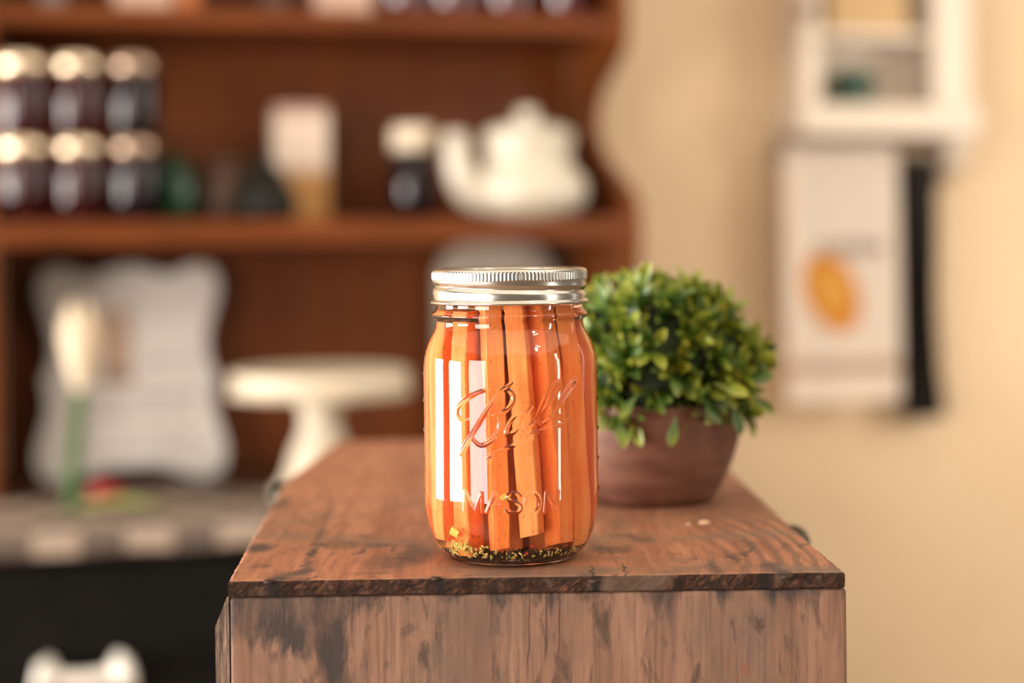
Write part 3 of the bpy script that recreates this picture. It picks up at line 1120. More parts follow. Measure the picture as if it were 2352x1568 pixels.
slab('tray_face', go, -0.002, 0.0, M['grey'], t, 0.88)
t.rotation_euler = (R(-4.0), 0, DA)

# white tulip with stem, long leaf and a red fruit in front of the plaque
TLV = -0.10
ub, zb0, tt = on_v(182, 800, TLV)
u2, z2, _ = on_v(165, 1185, TLV)
zbase = COUNTER + 0.0036
t = thing('tulip', 'white tulip on a green stem in front of the scalloped plaque', 'flower', D(ub, TLV, zbase))
_, zt, _ = on_v(180, 690, TLV)
_, zb1, _ = on_v(180, 905, TLV)
hb = zt - zb1
st = [(u2 - ub, 0, 0.0), ((u2 - ub) * 0.7, 0, (zb1 - zbase) * 0.4), (0.0, 0, zb1 - zbase + 0.004)]
tube('stem', catmull(st, 6), [0.0085] * 6 + [0.0075] * 7, M['stem'], t, 12)
for k in range(6):
    a = k * math.pi / 3 + 0.3
    inner = k % 2
    bm = bmesh.new()
    rows, cols = 9, 5
    g = []
    for i in range(rows):
        s = i / (rows - 1)
        rad = (0.006 + 0.019 * math.sin(min(1, s * 1.35) * math.pi / 2) - 0.008 * max(0, s - 0.65) / 0.35) * (0.93 if inner else 1.0)
        wd = 0.62 * math.sin(math.pi * (0.12 + 0.84 * s) ** 0.8) ** 0.7
        for j in range(cols):
            b_ = a + wd * (j / (cols - 1) - 0.5) * 2.0
            g.append(bm.verts.new((rad * math.cos(b_), rad * math.sin(b_), zb1 - zbase + hb * s)))
    for i in range(rows - 1):
        for j in range(cols - 1):
            bm.faces.new((g[i * cols + j], g[i * cols + j + 1], g[(i + 1) * cols + j + 1], g[(i + 1) * cols + j]))
    bmesh.ops.solidify(bm, geom=bm.faces[:], thickness=0.0009)
    from_bm('petal', bm, M['tulip'], t, True)
t2 = [(0.0, 0, 0.004), (0.03, -0.012, 0.012), (0.07, -0.02, 0.014), (0.105, -0.028, 0.006)]
lf = tube('leaf', catmull(t2, 6), [0.006 + 0.011 * math.sin(math.pi * min(1, 0.1 + q / 18 * 0.9)) for q in range(19)], M['longleaf'], t, 12, 0.28)
u, z, _ = on_v(240, 1148, -0.06)
t = thing('red_fruit', 'small round red fruit beside the tulip stem on the counter', 'fruit', D(u, -0.06, COUNTER + 0.0028))
lathe('fruit_body', [(0, 0.0), (0.010, 0.0005), (0.018, 0.007), (0.0205, 0.016), (0.018, 0.025), (0.010, 0.030), (0, 0.029)], M['red'], t, 32)
tube('fruit_stem', [(0, 0, 0.028), (0.001, 0, 0.034), (0.004, 0, 0.039)], 0.0012, M['stem'], t, 8)

# ================================================================== right wall: shelf cubby, towels
CVF = 0.215                 # cubby front plane
def uz(px, py, v):
    a, b_, _ = on_v(px, py, v)
    return a, b_


cx0, cz0 = uz(1846, 262, CVF)
cx1, _ = uz(2232, 262, CVF)
ox0, oz0 = uz(1886, 240, CVF)
ox1, _ = uz(2146, 240, CVF)
ledge_top = oz0
_, ledge_bot = uz(2000, 312, CVF - 0.02)
cub_top = CZ + 0.62
shelf_cub = thing('wall_cubby', 'white painted wall cubby with ledge above the tea towel', 'shelf', (0, DO, 0), DA)
box('side_board', cx0, cx0 + 0.016, CVF + 0.012, VW - 0.001, ledge_top, cub_top, M['whitewood'], shelf_cub, 0.002)
box('side_board', cx1 - 0.016, cx1, CVF + 0.012, VW - 0.001, ledge_top, cub_top, M['whitewood'], shelf_cub, 0.002)
box('frame_stile', cx0, ox0, CVF, CVF + 0.012, ledge_top, cub_top, M['whitewood'], shelf_cub, 0.002)
box('frame_stile', ox1, cx1, CVF, CVF + 0.012, ledge_top, cub_top, M['whitewood'], shelf_cub, 0.002)
box('top_board', cx0 - 0.02, cx1 + 0.02, CVF - 0.02, VW - 0.001, cub_top, cub_top + 0.02, M['whitewood'], shelf_cub, 0.003)
box('back_board', cx0 + 0.016, cx1 - 0.016, VW - 0.010, VW - 0.001, ledge_top, cub_top, M['greyback'], shelf_cub, 0.0)
box('ledge', cx0 - 0.014, cx1 + 0.004, CVF - 0.022, VW - 0.001, ledge_bot, ledge_top, M['whitewood'], shelf_cub, 0.005)
ib = uz(2000, 92, 0.235)[1]
it = uz(2000, 70, 0.235)[1]
box('inner_shelf', cx0 + 0.016, cx1 - 0.016, CVF + 0.016, VW - 0.010, ib, it, M['greyback'], shelf_cub, 0.002)
ku, kz = uz(1850, 22, CVF - 0.012)
lathe('knob', [(0, -0.022), (0.010, -0.020), (0.013, -0.012), (0.008, -0.004), (0.006, 0.003)], M['knob'], shelf_cub, 20).matrix_local = \
    Matrix.Translation((ku, CVF, kz)) @ Matrix.Rotation(R(-90), 4, 'X')
# brackets that carry the towel rail
rail_u0, rail_z = uz(1800, 347, 0.250)
rail_u1, _ = uz(2140, 347, 0.250)
for bu in (uz(2192, 380, 0.24)[0],):
    bm = bmesh.new()
    pr = [(VW - 0.001, ledge_bot), (CVF + 0.004, ledge_bot), (CVF + 0.006, ledge_bot - 0.015), (CVF + 0.02, ledge_bot - 0.045), (CVF + 0.05, ledge_bot - 0.062), (VW - 0.001, ledge_bot - 0.075)]
    w_ = 0.017 if bu > rail_u0 else 0.008
    va = [bm.verts.new((bu - w_, v, z)) for v, z in pr]
    vb = [bm.verts.new((bu + w_, v, z)) for v, z in pr]
    bm.faces.new(va)
    bm.faces.new(vb[::-1])
    for i in range(len(pr)):
        j = (i + 1) % len(pr)
        bm.faces.new((va[i], va[j], vb[j], vb[i]))
    from_bm('bracket', bm, M['whitewood'], shelf_cub)
tube('rail_post', [(rail_u0 + 0.004, 0.250, rail_z), (rail_u0 + 0.004, VW - 0.001, rail_z)], 0.0075, M['dowel'], shelf_cub, 12)
tube('towel_rail', [(rail_u0 - 0.004, 0.250, rail_z), (uz(2192, 380, 0.24)[0], 0.250, rail_z)], 0.0105, M['dowel'], shelf_cub, 16)

t = thing('green_glass_jar', 'small dark green jar inside the white wall cubby', 'jar', D(uz(1960, 200, 0.255)[0], 0.256, ledge_top + 0.0003))
gh = uz(1960, 160, 0.255)[1] - ledge_top
lathe('jar_body', [(0, 0), (0.030, 0), (0.033, 0.004), (0.033, gh * 0.72), (0.031, gh * 0.76), (0, gh * 0.76)], M['greenglass'], t, 40)
lathe('lid', [(0, gh), (0.030, gh), (0.0325, gh * 0.97), (0.0325, gh * 0.77), (0, gh * 0.765)], M['greenglass'], t, 40)
bu0, bz0 = uz(1905, 66, 0.24)
bu1, _ = uz(2085, 66, 0.24)
t = thing('kraft_box', 'tan box on the inner shelf of the white wall cubby', 'box', D((bu0 + bu1) / 2, 0.262, it + 0.0003), DA)
w_ = (bu1 - bu0) / 2
box('box_body', -w_, w_, -0.024, 0.024, 0, 0.075, M['kraft'], t, 0.003)
box('box_lid', -w_ - 0.002, w_ + 0.002, -0.026, 0.026, 0.0752, 0.10, M['kraft'], t, 0.003)


def hanging_cloth(name, u0, u1, ztop, zbot, v, mat, amp, waves, over, parent=None, rail_r=0.0115, flare=None, thick=0.0016, uv=False):
    """cloth folded over a rail at (v, ztop): front fall to zbot, shorter back fall"""
    NX, path = 28, []
    nf = 22
    for i in range(nf + 1):
        path.append((v - rail_r, zbot + (ztop - zbot) * i / nf, i / nf))
    for k in range(1, 6):
        a = math.pi * k / 6
        path.append((v - rail_r * math.cos(a), ztop + rail_r * math.sin(a), 1.0))
    for i in range(7):
        path.append((v + rail_r, ztop - over * i / 6, 1 - i / 6 * 0.2))
    verts, faces = [], []
    for (pv, pz, s) in path:
        for k in range(NX + 1):
            x = k / NX
            fall = 1 - s if pv < v else 0.0
            wv = amp * math.sin(x * waves * 2 * math.pi + 0.6) * min(1, fall * 2.0)
            uu = u0 + (u1 - u0) * x
            if flare:
                uc = (u0 + u1) / 2
                uu = uc + (uu - uc) * flare(fall)
            verts.append((uu, pv + wv - 0.003 * fall, pz))
    W_ = NX + 1
    for i in range(len(path) - 1):
        for k in range(NX):
            a = i * W_ + k
            faces.append((a, a + 1, a + W_ + 1, a + W_))
    bm = bmesh.new()
    bv = [bm.verts.new(p) for p in verts]
    for q in faces:
        bm.faces.new([bv[i] for i in q])
    l_ = bm.loops.layers.uv.new('UVMap')
    bm.verts.index_update()
    for f in bm.faces:
        for lp in f.loops:
            i, k = divmod(lp.vert.index, W_)
            lp[l_].uv = (k / NX, min(1.0, (path[i][1] - zbot) / (ztop - zbot)))
    bmesh.ops.solidify(bm, geom=bm.faces[:], thickness=thick)
    o = from_bm(name, bm, mat, parent, True, (0, DO, 0))
    o.rotation_euler = (0, 0, DA)
    return o


tu0, _ = uz(1806, 600, 0.237)
tu1, _ = uz(2064, 600, 0.237)
_, tz0 = uz(1930, 922, 0.237)
tw = hanging_cloth('tea_towel', tu0, tu1, rail_z, tz0, 0.250, M['towel'], 0.002, 1.6, 0.30)
tag(tw, 'cream tea towel printed with a yellow lemon hanging from the rail', 'towel')
ku0, _ = uz(2092, 600, 0.25)
ku1, _ = uz(2152, 600, 0.25)
_, kz0 = uz(2115, 958, 0.25)
_, kz1 = uz(2118, 392, 0.25)
t = thing('black_cloth', 'long narrow black cloth hanging right of the lemon tea towel', 'cloth', (0, DO, 0), DA)


def kfl(f):
    return (1.25 - 1.4 * f) if f < 0.06 else (0.92 + 0.10 * math.sin(f * 9) + max(0, f - 0.82) * 2.6)


c_ = hanging_cloth('cloth_fall', ku0, ku1, kz1, kz0, 0.262, M['blackcloth'], 0.006, 2.5, 0.40, rail_r=0.012, flare=kfl)
c_.parent = t
c_.location = (0, 0, 0)
c_.rotation_euler = (0, 0, 0)
um = (ku0 + ku1) / 2
tube('hook', [(um, VW, kz1 + 0.010), (um, 0.262, kz1 + 0.004), (um, 0.246, kz1 + 0.003), (um, 0.243, kz1 + 0.018)], 0.0045, M['blackcloth'], t, 10)

# ================================================================== table under the crate (below the frame)
tbl = thing('side_table', 'plain brown wooden side table carrying the crate', 'table', (0.0, 1.0, 0), 0)
CRB = TOP - 0.300
box('table_top', -0.24, 0.24, -0.30, 0.34, CRB - 0.03, CRB, M['table'], tbl, 0.004)
for sx in (-1, 1):
    for sy in (-1, 1):
        box('leg', sx * 0.20 - 0.022, sx * 0.20 + 0.022, sy * 0.26 + 0.02 - 0.022, sy * 0.26 + 0.02 + 0.022, 0, CRB - 0.03, M['table'], tbl, 0.003)
for sy in (-1, 1):
    box('apron', -0.178, 0.178, sy * 0.26 + 0.02 - 0.009, sy * 0.26 + 0.02 + 0.009, CRB - 0.10, CRB - 0.03, M['table'], tbl, 0.002)

# ================================================================== crate
crate = thing('wooden_crate', 'old weathered wooden crate with stained reddish top carrying the carrot jar', 'crate')
TH = 0.0072
rng = random.Random(3)


def edge_pts(a, b, n, amp):
    out = []
    for i in range(n):
        s = i / n
        d = Vector((b[0] - a[0], b[1] - a[1]))
        nrm = Vector((-d.y, d.x)).normalized()
        k = amp * (rng.random() - 0.5) * (0 if i == 0 else 1)
        out.append((a[0] + d.x * s + nrm.x * k, a[1] + d.y * s + nrm.y * k))
    return out


cor = [(-0.1235, 0.7500), (0.1432, 0.7552), (0.1405, 0.820), (0.1350, 1.048), (0.1290, 1.262), (-0.1270, 1.256), (-0.1300, 1.20), (-0.1375, 1.06), (-0.1362, 1.02), (-0.1290, 0.86)]
out2 = []
for i in range(len(cor)):
    a, b = cor[i], cor[(i + 1) % len(cor)]
    L_ = math.hypot(b[0] - a[0], b[1] - a[1])
    out2 += edge_pts(a, b, max(2, int(L_ / 0.004)), 0.0007)
bm = bmesh.new()
lv = []
ccx, ccy = 0.003, 1.0
for dz, ins in ((-TH, 0.0006), (-TH + 0.0008, 0.0), (-0.0012, 0.0), (-0.0004, 0.0005), (0.0, 0.0014)):
    row = []
    for (x, y) in out2:
        d = Vector((ccx - x, ccy - y))
        # move inwards along the nearer side
        ix = ins * (1 if x < ccx else -1) if abs(x) > 0.118 else 0
        iy = ins * (1 if y < ccy else -1) if (y < 0.757 or y > 1.254) else 0
        row.append(bm.verts.new((x + ix, y + iy + (0.0004 * math.sin(x * 260 + dz * 900) if y < 0.757 else 0), TOP + dz)))
    lv.append(row)
n = len(out2)
for k in range(len(lv) - 1):
    for i in range(n):
        j = (i + 1) % n
        f = bm.faces.new((lv[k][i], lv[k][j], lv[k + 1][j], lv[k + 1][i]))
        ym = (out2[i][1] + out2[j][1]) / 2
        f.material_index = 1 if (ym < 0.757 or ym > 1.254) and k < 3 else 0
bm.faces.new(lv[0][::-1])
ftop = bm.faces.new(lv[-1])
bmesh.ops.triangulate(bm, faces=[ftop])
from_bm('top_board', bm, [M['top'], M['endgrain']], crate)

# front panel, slightly bowed edges, rounded corners
CA = math.atan2(0.7552 - 0.7500, 0.2667)
bm = bmesh.new()
bm_box(bm, -0.1228, 0.1440, 0.0, 0.014, CRB, TOP - TH - 0.0003, 0.0016, 3)
bmesh.ops.rotate(bm, verts=bm.verts, cent=(0, 0, 0), matrix=Matrix.Rotation(CA, 3, 'Z'))
bmesh.ops.translate(bm, verts=bm.verts, vec=(0, 0.7530, 0))
from_bm('front_panel', bm, M['front'], crate)
# back panel
bm = bmesh.new()
bm_box(bm, -0.124, 0.126, 1.240, 1.254, CRB, TOP - TH - 0.0003, 0.0015, 2)
from_bm('back_panel', bm, M['front'], crate)


# side slats: the left one stands proud with a broken-off upper corner
def side_slat(xf, xb, th, z0, z1, chamfer, name='side_slat'):
    bm = bmesh.new()
    ny = 24
    rows = []
    for i in range(ny + 1):
        s = i / ny
        y = 0.7560 + (1.236 - 0.7560) * s
        x = xf + (xb - xf) * s + 0.0006 * math.sin(i * 2.3)
        zz = z1
        sec = [(x - th, z0), (x, z0), (x, zz), (x - th * 0.15, zz), (x - th, zz - chamfer)]
        rows.append([bm.verts.new((p, y, q)) for p, q in sec])
    for i in range(ny):
        for k in range(5):
            bm.faces.new((rows[i][k], rows[i][(k + 1) % 5], rows[i + 1][(k + 1) % 5], rows[i + 1][k]))
    bm.faces.new(rows[0])
    bm.faces.new(rows[-1][::-1])
    return from_bm(name, bm, M['slat'], crate)


side_slat(-0.1242, -0.1310, 0.0060, TOP - 0.115, TOP - TH - 0.0012, 0.0125)
side_slat(-0.1242, -0.1310, 0.0060, TOP - 0.225, TOP - 0.120, 0.004)
side_slat(-0.1242, -0.1310, 0.0060, CRB + 0.001, TOP - 0.230, 0.004)
for z0, z1 in ((TOP - 0.098, TOP - TH - 0.001), (TOP - 0.198, TOP - 0.103), (CRB + 0.001, TOP - 0.203)):
    bm = bmesh.new()
    va = [(0.1330, 0.772), (0.1385, 0.772), (0.1268, 1.240), (0.1213, 1.240)]
    lo = [bm.verts.new((x, y, z0)) for x, y in va]
    hi = [bm.verts.new((x, y, z1)) for x, y in va]
    bm.faces.new(lo[::-1])
    bm.faces.new(hi)
    for i in range(4):
        bm.faces.new((lo[i], lo[(i + 1) % 4], hi[(i + 1) % 4], hi[i]))
    from_bm('side_slat', bm, M['slat'], crate)
bm = bmesh.new()
bm_box(bm, -0.121, 0.121, 0.772, 1.238, CRB, CRB + 0.008, 0.001, 1)
from_bm('bottom_board', bm, M['inner'], crate)
# nails in the top board
for px, py, r_ in ((1001, 1326, 0.0021), (1366, 1331, 0.0026), (1806, 1321, 0.0030), (618, 1333, 0.0024)):
    sx, sz = ray(px, py)
    Y = (CZ - TOP) / -sz
    lathe('nail', [(0, 0.0003), (r_ * 0.6, 0.00026), (r_, 0.0001), (r_, -0.001), (0, -0.001)], M['nail'], crate, 16, loc=(sx * Y, Y, TOP))
# iron side handles
for x0, y0, s_ in ((0.1385, 0.905, 1), (-0.1365, 1.09, -1)):
    pts = catmull([(x0 - s_ * 0.004, y0 - 0.028, TOP - 0.014), (x0 + s_ * 0.0075, y0 - 0.022, TOP - 0.012), (x0 + s_ * 0.010, y0, TOP - 0.010), (x0 + s_ * 0.0075, y0 + 0.022, TOP - 0.012), (x0 - s_ * 0.004, y0 + 0.028, TOP - 0.014)], 6)
    hdl = tube('handle', pts, 0.0036, M['iron'], crate, 10)
    tag(hdl, 'dark iron handle on the crate side')

# ================================================================== jar of carrots
JX, JY = -0.0009, 0.800
JR = 0.0398
jar = thing('mason_jar', 'glass canning jar of carrot sticks with raised script lettering and silver screw lid', 'jar', (JX, JY, TOP + 0.0002))
mm = 0.001


def P(lst):
    return [(r * mm, z * mm) for r, z in lst]


outer = [(26.6, 0.0), (28.6, 0.25), (29.8, 1.0), (30.1, 1.9), (30.6, 2.5), (31.8, 3.2), (34.2, 5.8), (36.0, 9.2), (37.2, 12.6), (38.2, 16.0),
         (39.1, 20.8), (39.6, 25.0), (39.8, 30), (39.8, 60), (39.8, 87.0), (39.75, 89.4), (39.4, 92.6), (38.6, 95.6), (37.5, 98.4), (36.1, 101.0), (34.8, 103.4),
         (34.0, 105.4), (33.7, 107.4), (33.7, 108.6), (34.1, 109.1), (35.4, 109.9), (36.0, 111.1), (35.4, 112.3), (34.2, 113.1), (33.7, 113.6), (33.5, 116.0), (33.2, 120), (33.0, 127.5)]
def smooth_profile(pts, sigma, n=2600):
    """piecewise profile (r, z) resampled along z and rounded with a small gaussian"""
    a = np.array(pts, float)
    z = np.linspace(a[0, 1], a[-1, 1], n)
    r = np.interp(z, a[:, 1], a[:, 0])
    dz = z[1] - z[0]
    k = int(3 * sigma / dz)
    ker = np.exp(-0.5 * (np.arange(-k, k + 1) * dz / sigma) ** 2)
    ker /= ker.sum()
    rp = np.concatenate([2 * r[0] - r[1:k + 1][::-1], r, 2 * r[-1] - r[-k - 1:-1][::-1]])
    return z, np.convolve(rp, ker, 'valid')


OZ, ORr = smooth_profile(outer, 0.42)
_w = np.exp(-(OZ / 1.2) ** 2)
_lin = np.interp(OZ, [p[1] for p in outer], [p[0] for p in outer])
ORr = ORr * (1 - _w) + _lin * _w
# the bead keeps its full height
def outer_r(z):
    return np.interp(z, OZ, ORr)


def cyl_hit(px, py):
    """line of sight -> angle and height (mm) on the jar's cylinder"""
    sx, sz = ray(px, py)
    # (sx*t - JX)^2 + (t - JY)^2 = JR^2
    a = sx * sx + 1
    b = -2 * (sx * JX + JY)
    c = JX * JX + JY * JY - JR * JR
    t = (-b - math.sqrt(max(0, b * b - 4 * a * c))) / (2 * a)
    x, y, z = sx * t - JX, t - JY, CZ + sz * t - TOP
    return math.atan2(x, -y), z * 1000


# raised strokes: (points in photo pixels, half widths in mm)
def c5(pts):
    return [(1020 + x / 6.82, 850 + y / 6.82) for x, y in pts]


def c6(pts):
    return [(960 + x / 5.345, 1080 + y / 5.345) for x, y in pts]


strokes = []


def stroke(pts, w0, w1=None, smooth=True, wm=None):
    q = catmull(pts, 6) if smooth else [np.array(p, float) for p in pts]
    n = len(q)
    for i in range(n - 1):
        s = i / max(1, n - 2)
        if wm is not None:
            w = w0 + (wm - w0) * math.sin(math.pi * s)
        else:
            w = w0 + ((w1 if w1 is not None else w0) - w0) * s
        strokes.append((cyl_hit(*q[i]), cyl_hit(*q[i + 1]), w))


stroke(c5([(725, 312), (600, 330), (480, 380), (360, 450), (262, 540), (210, 630), (218, 715), (275, 778), (370, 772)]), 0.35, wm=1.0)
stroke(c5([(1060, 205), (905, 320), (770, 480), (650, 660), (530, 860), (410, 1060), (330, 1200), (275, 1310)]), 0.50, 1.25)
stroke(c5([(930, 315), (1035, 340), (1085, 425), (1065, 520), (995, 615), (885, 680), (770, 716)]), 0.45, wm=1.05)
stroke(c5([(770, 716), (845, 790), (865, 880), (835, 985), (770, 1080), (675, 1155), (585, 1180), (505, 1145), (458, 1080)]), 0.45, wm=1.0)
stroke(c5([(1255, 690), (1145, 705), (1045, 800), (985, 920), (975, 1000), (1035, 1010), (1130, 945), (1220, 830), (1290, 690), (1375, 580)]), 0.55, wm=0.85)
stroke(c5([(1290, 690), (1225, 840), (1225, 925), (1300, 900), (1400, 820), (1480, 660), (1570, 450), (1680, 270), (1775, 185), (1812, 200), (1785, 310), (1700, 440), (1590, 590), (1495, 700)]), 0.55, wm=0.75)
stroke(c5([(1495, 640), (1462, 740), (1472, 815), (1525, 848), (1605, 800), (1700, 710), (1765, 620), (1850, 440), (1950, 255), (2045, 135), (2060, 190), (2000, 320), (1885, 470), (1795, 565), (1762, 650), (1805, 745), (1880, 798), (1960, 790)]), 0.55, wm=0.8)
stroke(c5([(1960, 790), (1800, 872), (1600, 925), (1400, 1000), (1310, 1055), (1370, 1080), (1200, 1150), (1000, 1215), (800, 1300), (690, 1362), (725, 1402), (795, 1385)]), 0.45, wm=0.85)
MW = 0.66
stroke(c6([(563, 512), (578, 268), (692, 505), (782, 285), (788, 515)]), MW, smooth=False)
stroke(c6([(842, 518), (948, 278), (1052, 520)]), MW, smooth=False)
stroke(c6([(890, 432), (1006, 432)]), MW * 0.9, smooth=False)
stroke(c6([(1252, 318), (1205, 283), (1140, 285), (1100, 330), (1125, 372), (1205, 402), (1262, 442), (1250, 500), (1185, 526), (1120, 512), (1088, 478)]), MW)
stroke(c6([(1405 + 92 * math.cos(a), 400 + 124 * math.sin(a)) for a in np.linspace(0, 2 * math.pi, 17)]), MW)
stroke(c6([(1553, 518), (1568, 272), (1702, 495), (1718, 262)]), MW, smooth=False)

fa = R(72)
th = np.concatenate([np.linspace(-fa, fa, 500), np.linspace(fa, 2 * math.pi - fa, 92)[1:-1]])
zfine = np.linspace(22, 86, 300)
zlow = np.concatenate([np.linspace(0, 3.6, 14), np.linspace(4.1, 21.6, 42)])
zhigh = np.concatenate([np.linspace(86.3, 108.6, 72), np.linspace(108.8, 114.0, 36), np.linspace(114.4, 127.5, 16)])
zz = np.concatenate([zlow, zfine, zhigh])
rr = outer_r(zz)
TT, ZZ = np.meshgrid(th, zz)
S = TT * JR * 1000          # arc length in mm (front part)
Hf = np.zeros_like(S)
for (a, b, w) in strokes:
    x0, y0 = a[0] * JR * 1000, a[1]
    x1, y1 = b[0] * JR * 1000, b[1]
    w = w * 0.80
    m_ = w + 0.9
    ci = np.where((th * JR * 1000 > min(x0, x1) - m_) & (th * JR * 1000 < max(x0, x1) + m_) & (th <= fa))[0]
    ri = np.where((zz > min(y0, y1) - m_) & (zz < max(y0, y1) + m_))[0]
    if len(ci) == 0 or len(ri) == 0:
        continue
    sl = np.ix_(ri, ci)
    X, Yy = S[sl], ZZ[sl]
    dx, dy = x1 - x0, y1 - y0
    L2 = dx * dx + dy * dy + 1e-9
    tt = np.clip(((X - x0) * dx + (Yy - y0) * dy) / L2, 0, 1)
    d = np.hypot(X - x0 - tt * dx, Yy - y0 - tt * dy)
    e = np.clip(1 - (d / (w + 0.24)) ** 2, 0, 1)
    Hf[sl] = np.maximum(Hf[sl], 0.74 * (w + 0.24) * e)
# soft filter over the relief
for _ in range(1):
    Hs = Hf.copy()
    Hs[1:-1, 1:-1] = (Hf[1:-1, 1:-1] * 4 + Hf[:-2, 1:-1] + Hf[2:, 1:-1] + Hf[1:-1, :-2] + Hf[1:-1, 2:]) / 8
    Hf = Hs
# slight waviness of moulded glass, side graduation marks and faint droplets
wav = 0.05 * np.sin(3 * TT + 0.4) * np.sin(ZZ * 0.06) + 0.03 * np.sin(5 * TT + ZZ * 0.05)
RRm = rr[:, None] + Hf + wav * np.clip((ZZ - 10) / 15, 0, 1) * np.clip((100 - ZZ) / 14, 0, 1)
for zc_, sgn in [(z, s) for z in (31, 45, 58.5, 72, 84.5) for s in (-1, 1)]:
    da = (TT - sgn * R(89) if sgn > 0 else TT - (2 * math.pi - R(89))) * 39.8
    RRm += 0.55 * np.exp(-(da / 1.6) ** 2 - ((ZZ - zc_) / 0.9) ** 2)
nz, nt_ = RRm.shape
X = RRm * np.sin(TT) * mm
Yv = -RRm * np.cos(TT) * mm
V = np.stack([X, Yv, ZZ * mm], -1).reshape(-1, 3)
idx = np.arange(nz * nt_).reshape(nz, nt_)
nxt = np.roll(idx, -1, axis=1)
quads = np.stack([idx[:-1], nxt[:-1], nxt[1:], idx[1:]], -1).reshape(-1, 4)
# closed top and a pushed-up bottom
extra = []
faces_l = quads.tolist()
base0 = len(V)
Vl = V.tolist()
prev = idx[0].tolist()
for r_, z_ in ((25.2, 0.3), (23.5, 1.1), (18, 1.5), (8, 1.7)):
    row = []
    for a in th:
        row.append(len(Vl))
        Vl.append([r_ * mm * math.sin(a), -r_ * mm * math.cos(a), z_ * mm])
    for i in range(nt_):
        j = (i + 1) % nt_
        faces_l.append([prev[j], prev[i], row[i], row[j]])
    prev = row
faces_l.append(prev[::-1])
faces_l.append(idx[-1].tolist())
me = bpy.data.meshes.new('glass_body')
me.from_pydata(Vl, [], faces_l)
me.update()
gb = link('glass_body', me, M['glass'], jar, True)
gb.data.polygons[-1].use_smooth = False
gb.data.polygons[-2].use_smooth = False
tag(gb, 'clear glass body with raised lettering')

# brine filling the jar (boundary between glass and liquid)
inner = [(0, 4.0), (15, 4.0), (24, 4.0), (28.0, 4.6), (31.0, 6.6), (33.2, 9.6), (35.0, 14.0), (36.2, 19.5), (36.9, 26), (37.0, 34), (37.0, 86), (36.8, 90), (36.0, 94), (34.6, 97.6),
         (32.8, 101), (31.6, 104), (31.0, 108), (30.8, 114), (30.6, 121), (30.4, 124.5), (0, 124.6)]
ip = np.array(inner)


def inner_r(z):
    return float(np.interp(z, ip[1:-1, 1], ip[1:-1, 0]))


iz, ir = smooth_profile(inner[2:-1], 1.0, 1200)
isel = np.unique(np.concatenate([np.linspace(0, 330, 60).astype(int), np.linspace(330, 760, 20).astype(int), np.linspace(760, 1199, 70).astype(int)]))
brine = lathe('brine', [(0, 4.0 * mm)] + [(float(ir[q]) * mm, float(iz[q]) * mm) for q in isel] + [(0, 124.6 * mm)], M['brine'], None, 128)
brine.location = jar.location
tag(brine, 'clear orange pickling brine filling the glass jar', 'liquid')

# screw band with knurled edge and one turn of thread
NT, seg_t = 131, 8
NB = NT * seg_t
bz = [116.2, 116.4, 116.9, 117.4, 117.8, 118.2] + list(np.linspace(118.6, 126.6, 34)) + list(np.linspace(126.8, 131.0, 22)) + [131.3, 131.6, 131.85, 132.0]
vb_, fb_ = [], []
for z in bz:
    for i in range(NB):
        a = -math.pi + 2 * math.pi * i / NB          # 0 = front
        # plain wall
        r_ = 35.45
        if z < 118.3:
            r_ = {116.2: 35.9, 116.4: 36.3, 116.9: 36.55, 117.4: 36.35, 117.8: 35.8, 118.2: 35.3}[z]
        elif z <= 126.7:
            fade = min(1, (z - 118.2) / 0.8)
            zc_ = 123.2 - 2.9 * (a / math.pi)        # thread valley descends to the right
            r_ = 35.35
            for turn in (-5.8, 0.0, 5.8):
                d = z - (zc_ + turn)
                r_ -= 1.05 * math.exp(-(d / 1.15) ** 2) * (1 if 119.2 < zc_ + turn < 126.2 else max(0, 1 - 1.4 * min(abs(zc_ + turn - 119.2), abs(zc_ + turn - 126.2))))
            # the upper rim stays straight
            k = max(0, (z - 125.4) / 1.3)
            r_ = r_ * (1 - k) + 35.5 * k
        else:
            env = max(0.0, min(1.0, (z - 126.9) / 0.5)) * max(0.0, min(1.0, (130.9 - z) / 0.5))
            r_ = 35.55 + 0.24 * env * (0.5 + 0.5 * math.cos(NT * a)) - (0.0 if z < 130.4 else 0.0)
            if z > 130.9:
                s = min(1, (z - 130.9) / 1.1)
                r_ = 35.55 - 1.3 * (1 - math.sqrt(max(0, 1 - s * s)))
        vb_.append((r_ * mm * math.sin(a), -r_ * mm * math.cos(a), z * mm))
rows = len(bz)
# top roll and inner lip
for r_, z in ((33.6, 132.25), (32.6, 132.2), (31.0, 131.9), (30.0, 131.7), (29.6, 131.4), (29.6, 130.9)):
    for i in range(NB):
        a = -math.pi + 2 * math.pi * i / NB
        vb_.append((r_ * mm * math.sin(a), -r_ * mm * math.cos(a), z * mm))
    rows += 1
for k in range(rows - 1):
    for i in range(NB):
        j = (i + 1) % NB
        fb_.append((k * NB + i, k * NB + j, (k + 1) * NB + j, (k + 1) * NB + i))
band = pydata('screw_band', vb_, fb_, M['tin'], jar, True)
tag(band, 'silver knurled screw band')
disc = lathe('lid_disc', [(0, 131.15 * mm), (20 * mm, 131.15 * mm), (24 * mm, 131.0 * mm), (27.0 * mm, 130.5 * mm), (29.0 * mm, 130.6 * mm), (30.0 * mm, 130.85 * mm), (33.4 * mm, 130.85 * mm), (33.6 * mm, 130.4 * mm), (33.5 * mm, 128.2 * mm), (33.0 * mm, 128.0 * mm), (0, 128.0 * mm)], M['disc'], jar, 96)
tag(disc, 'flat metal lid disc')

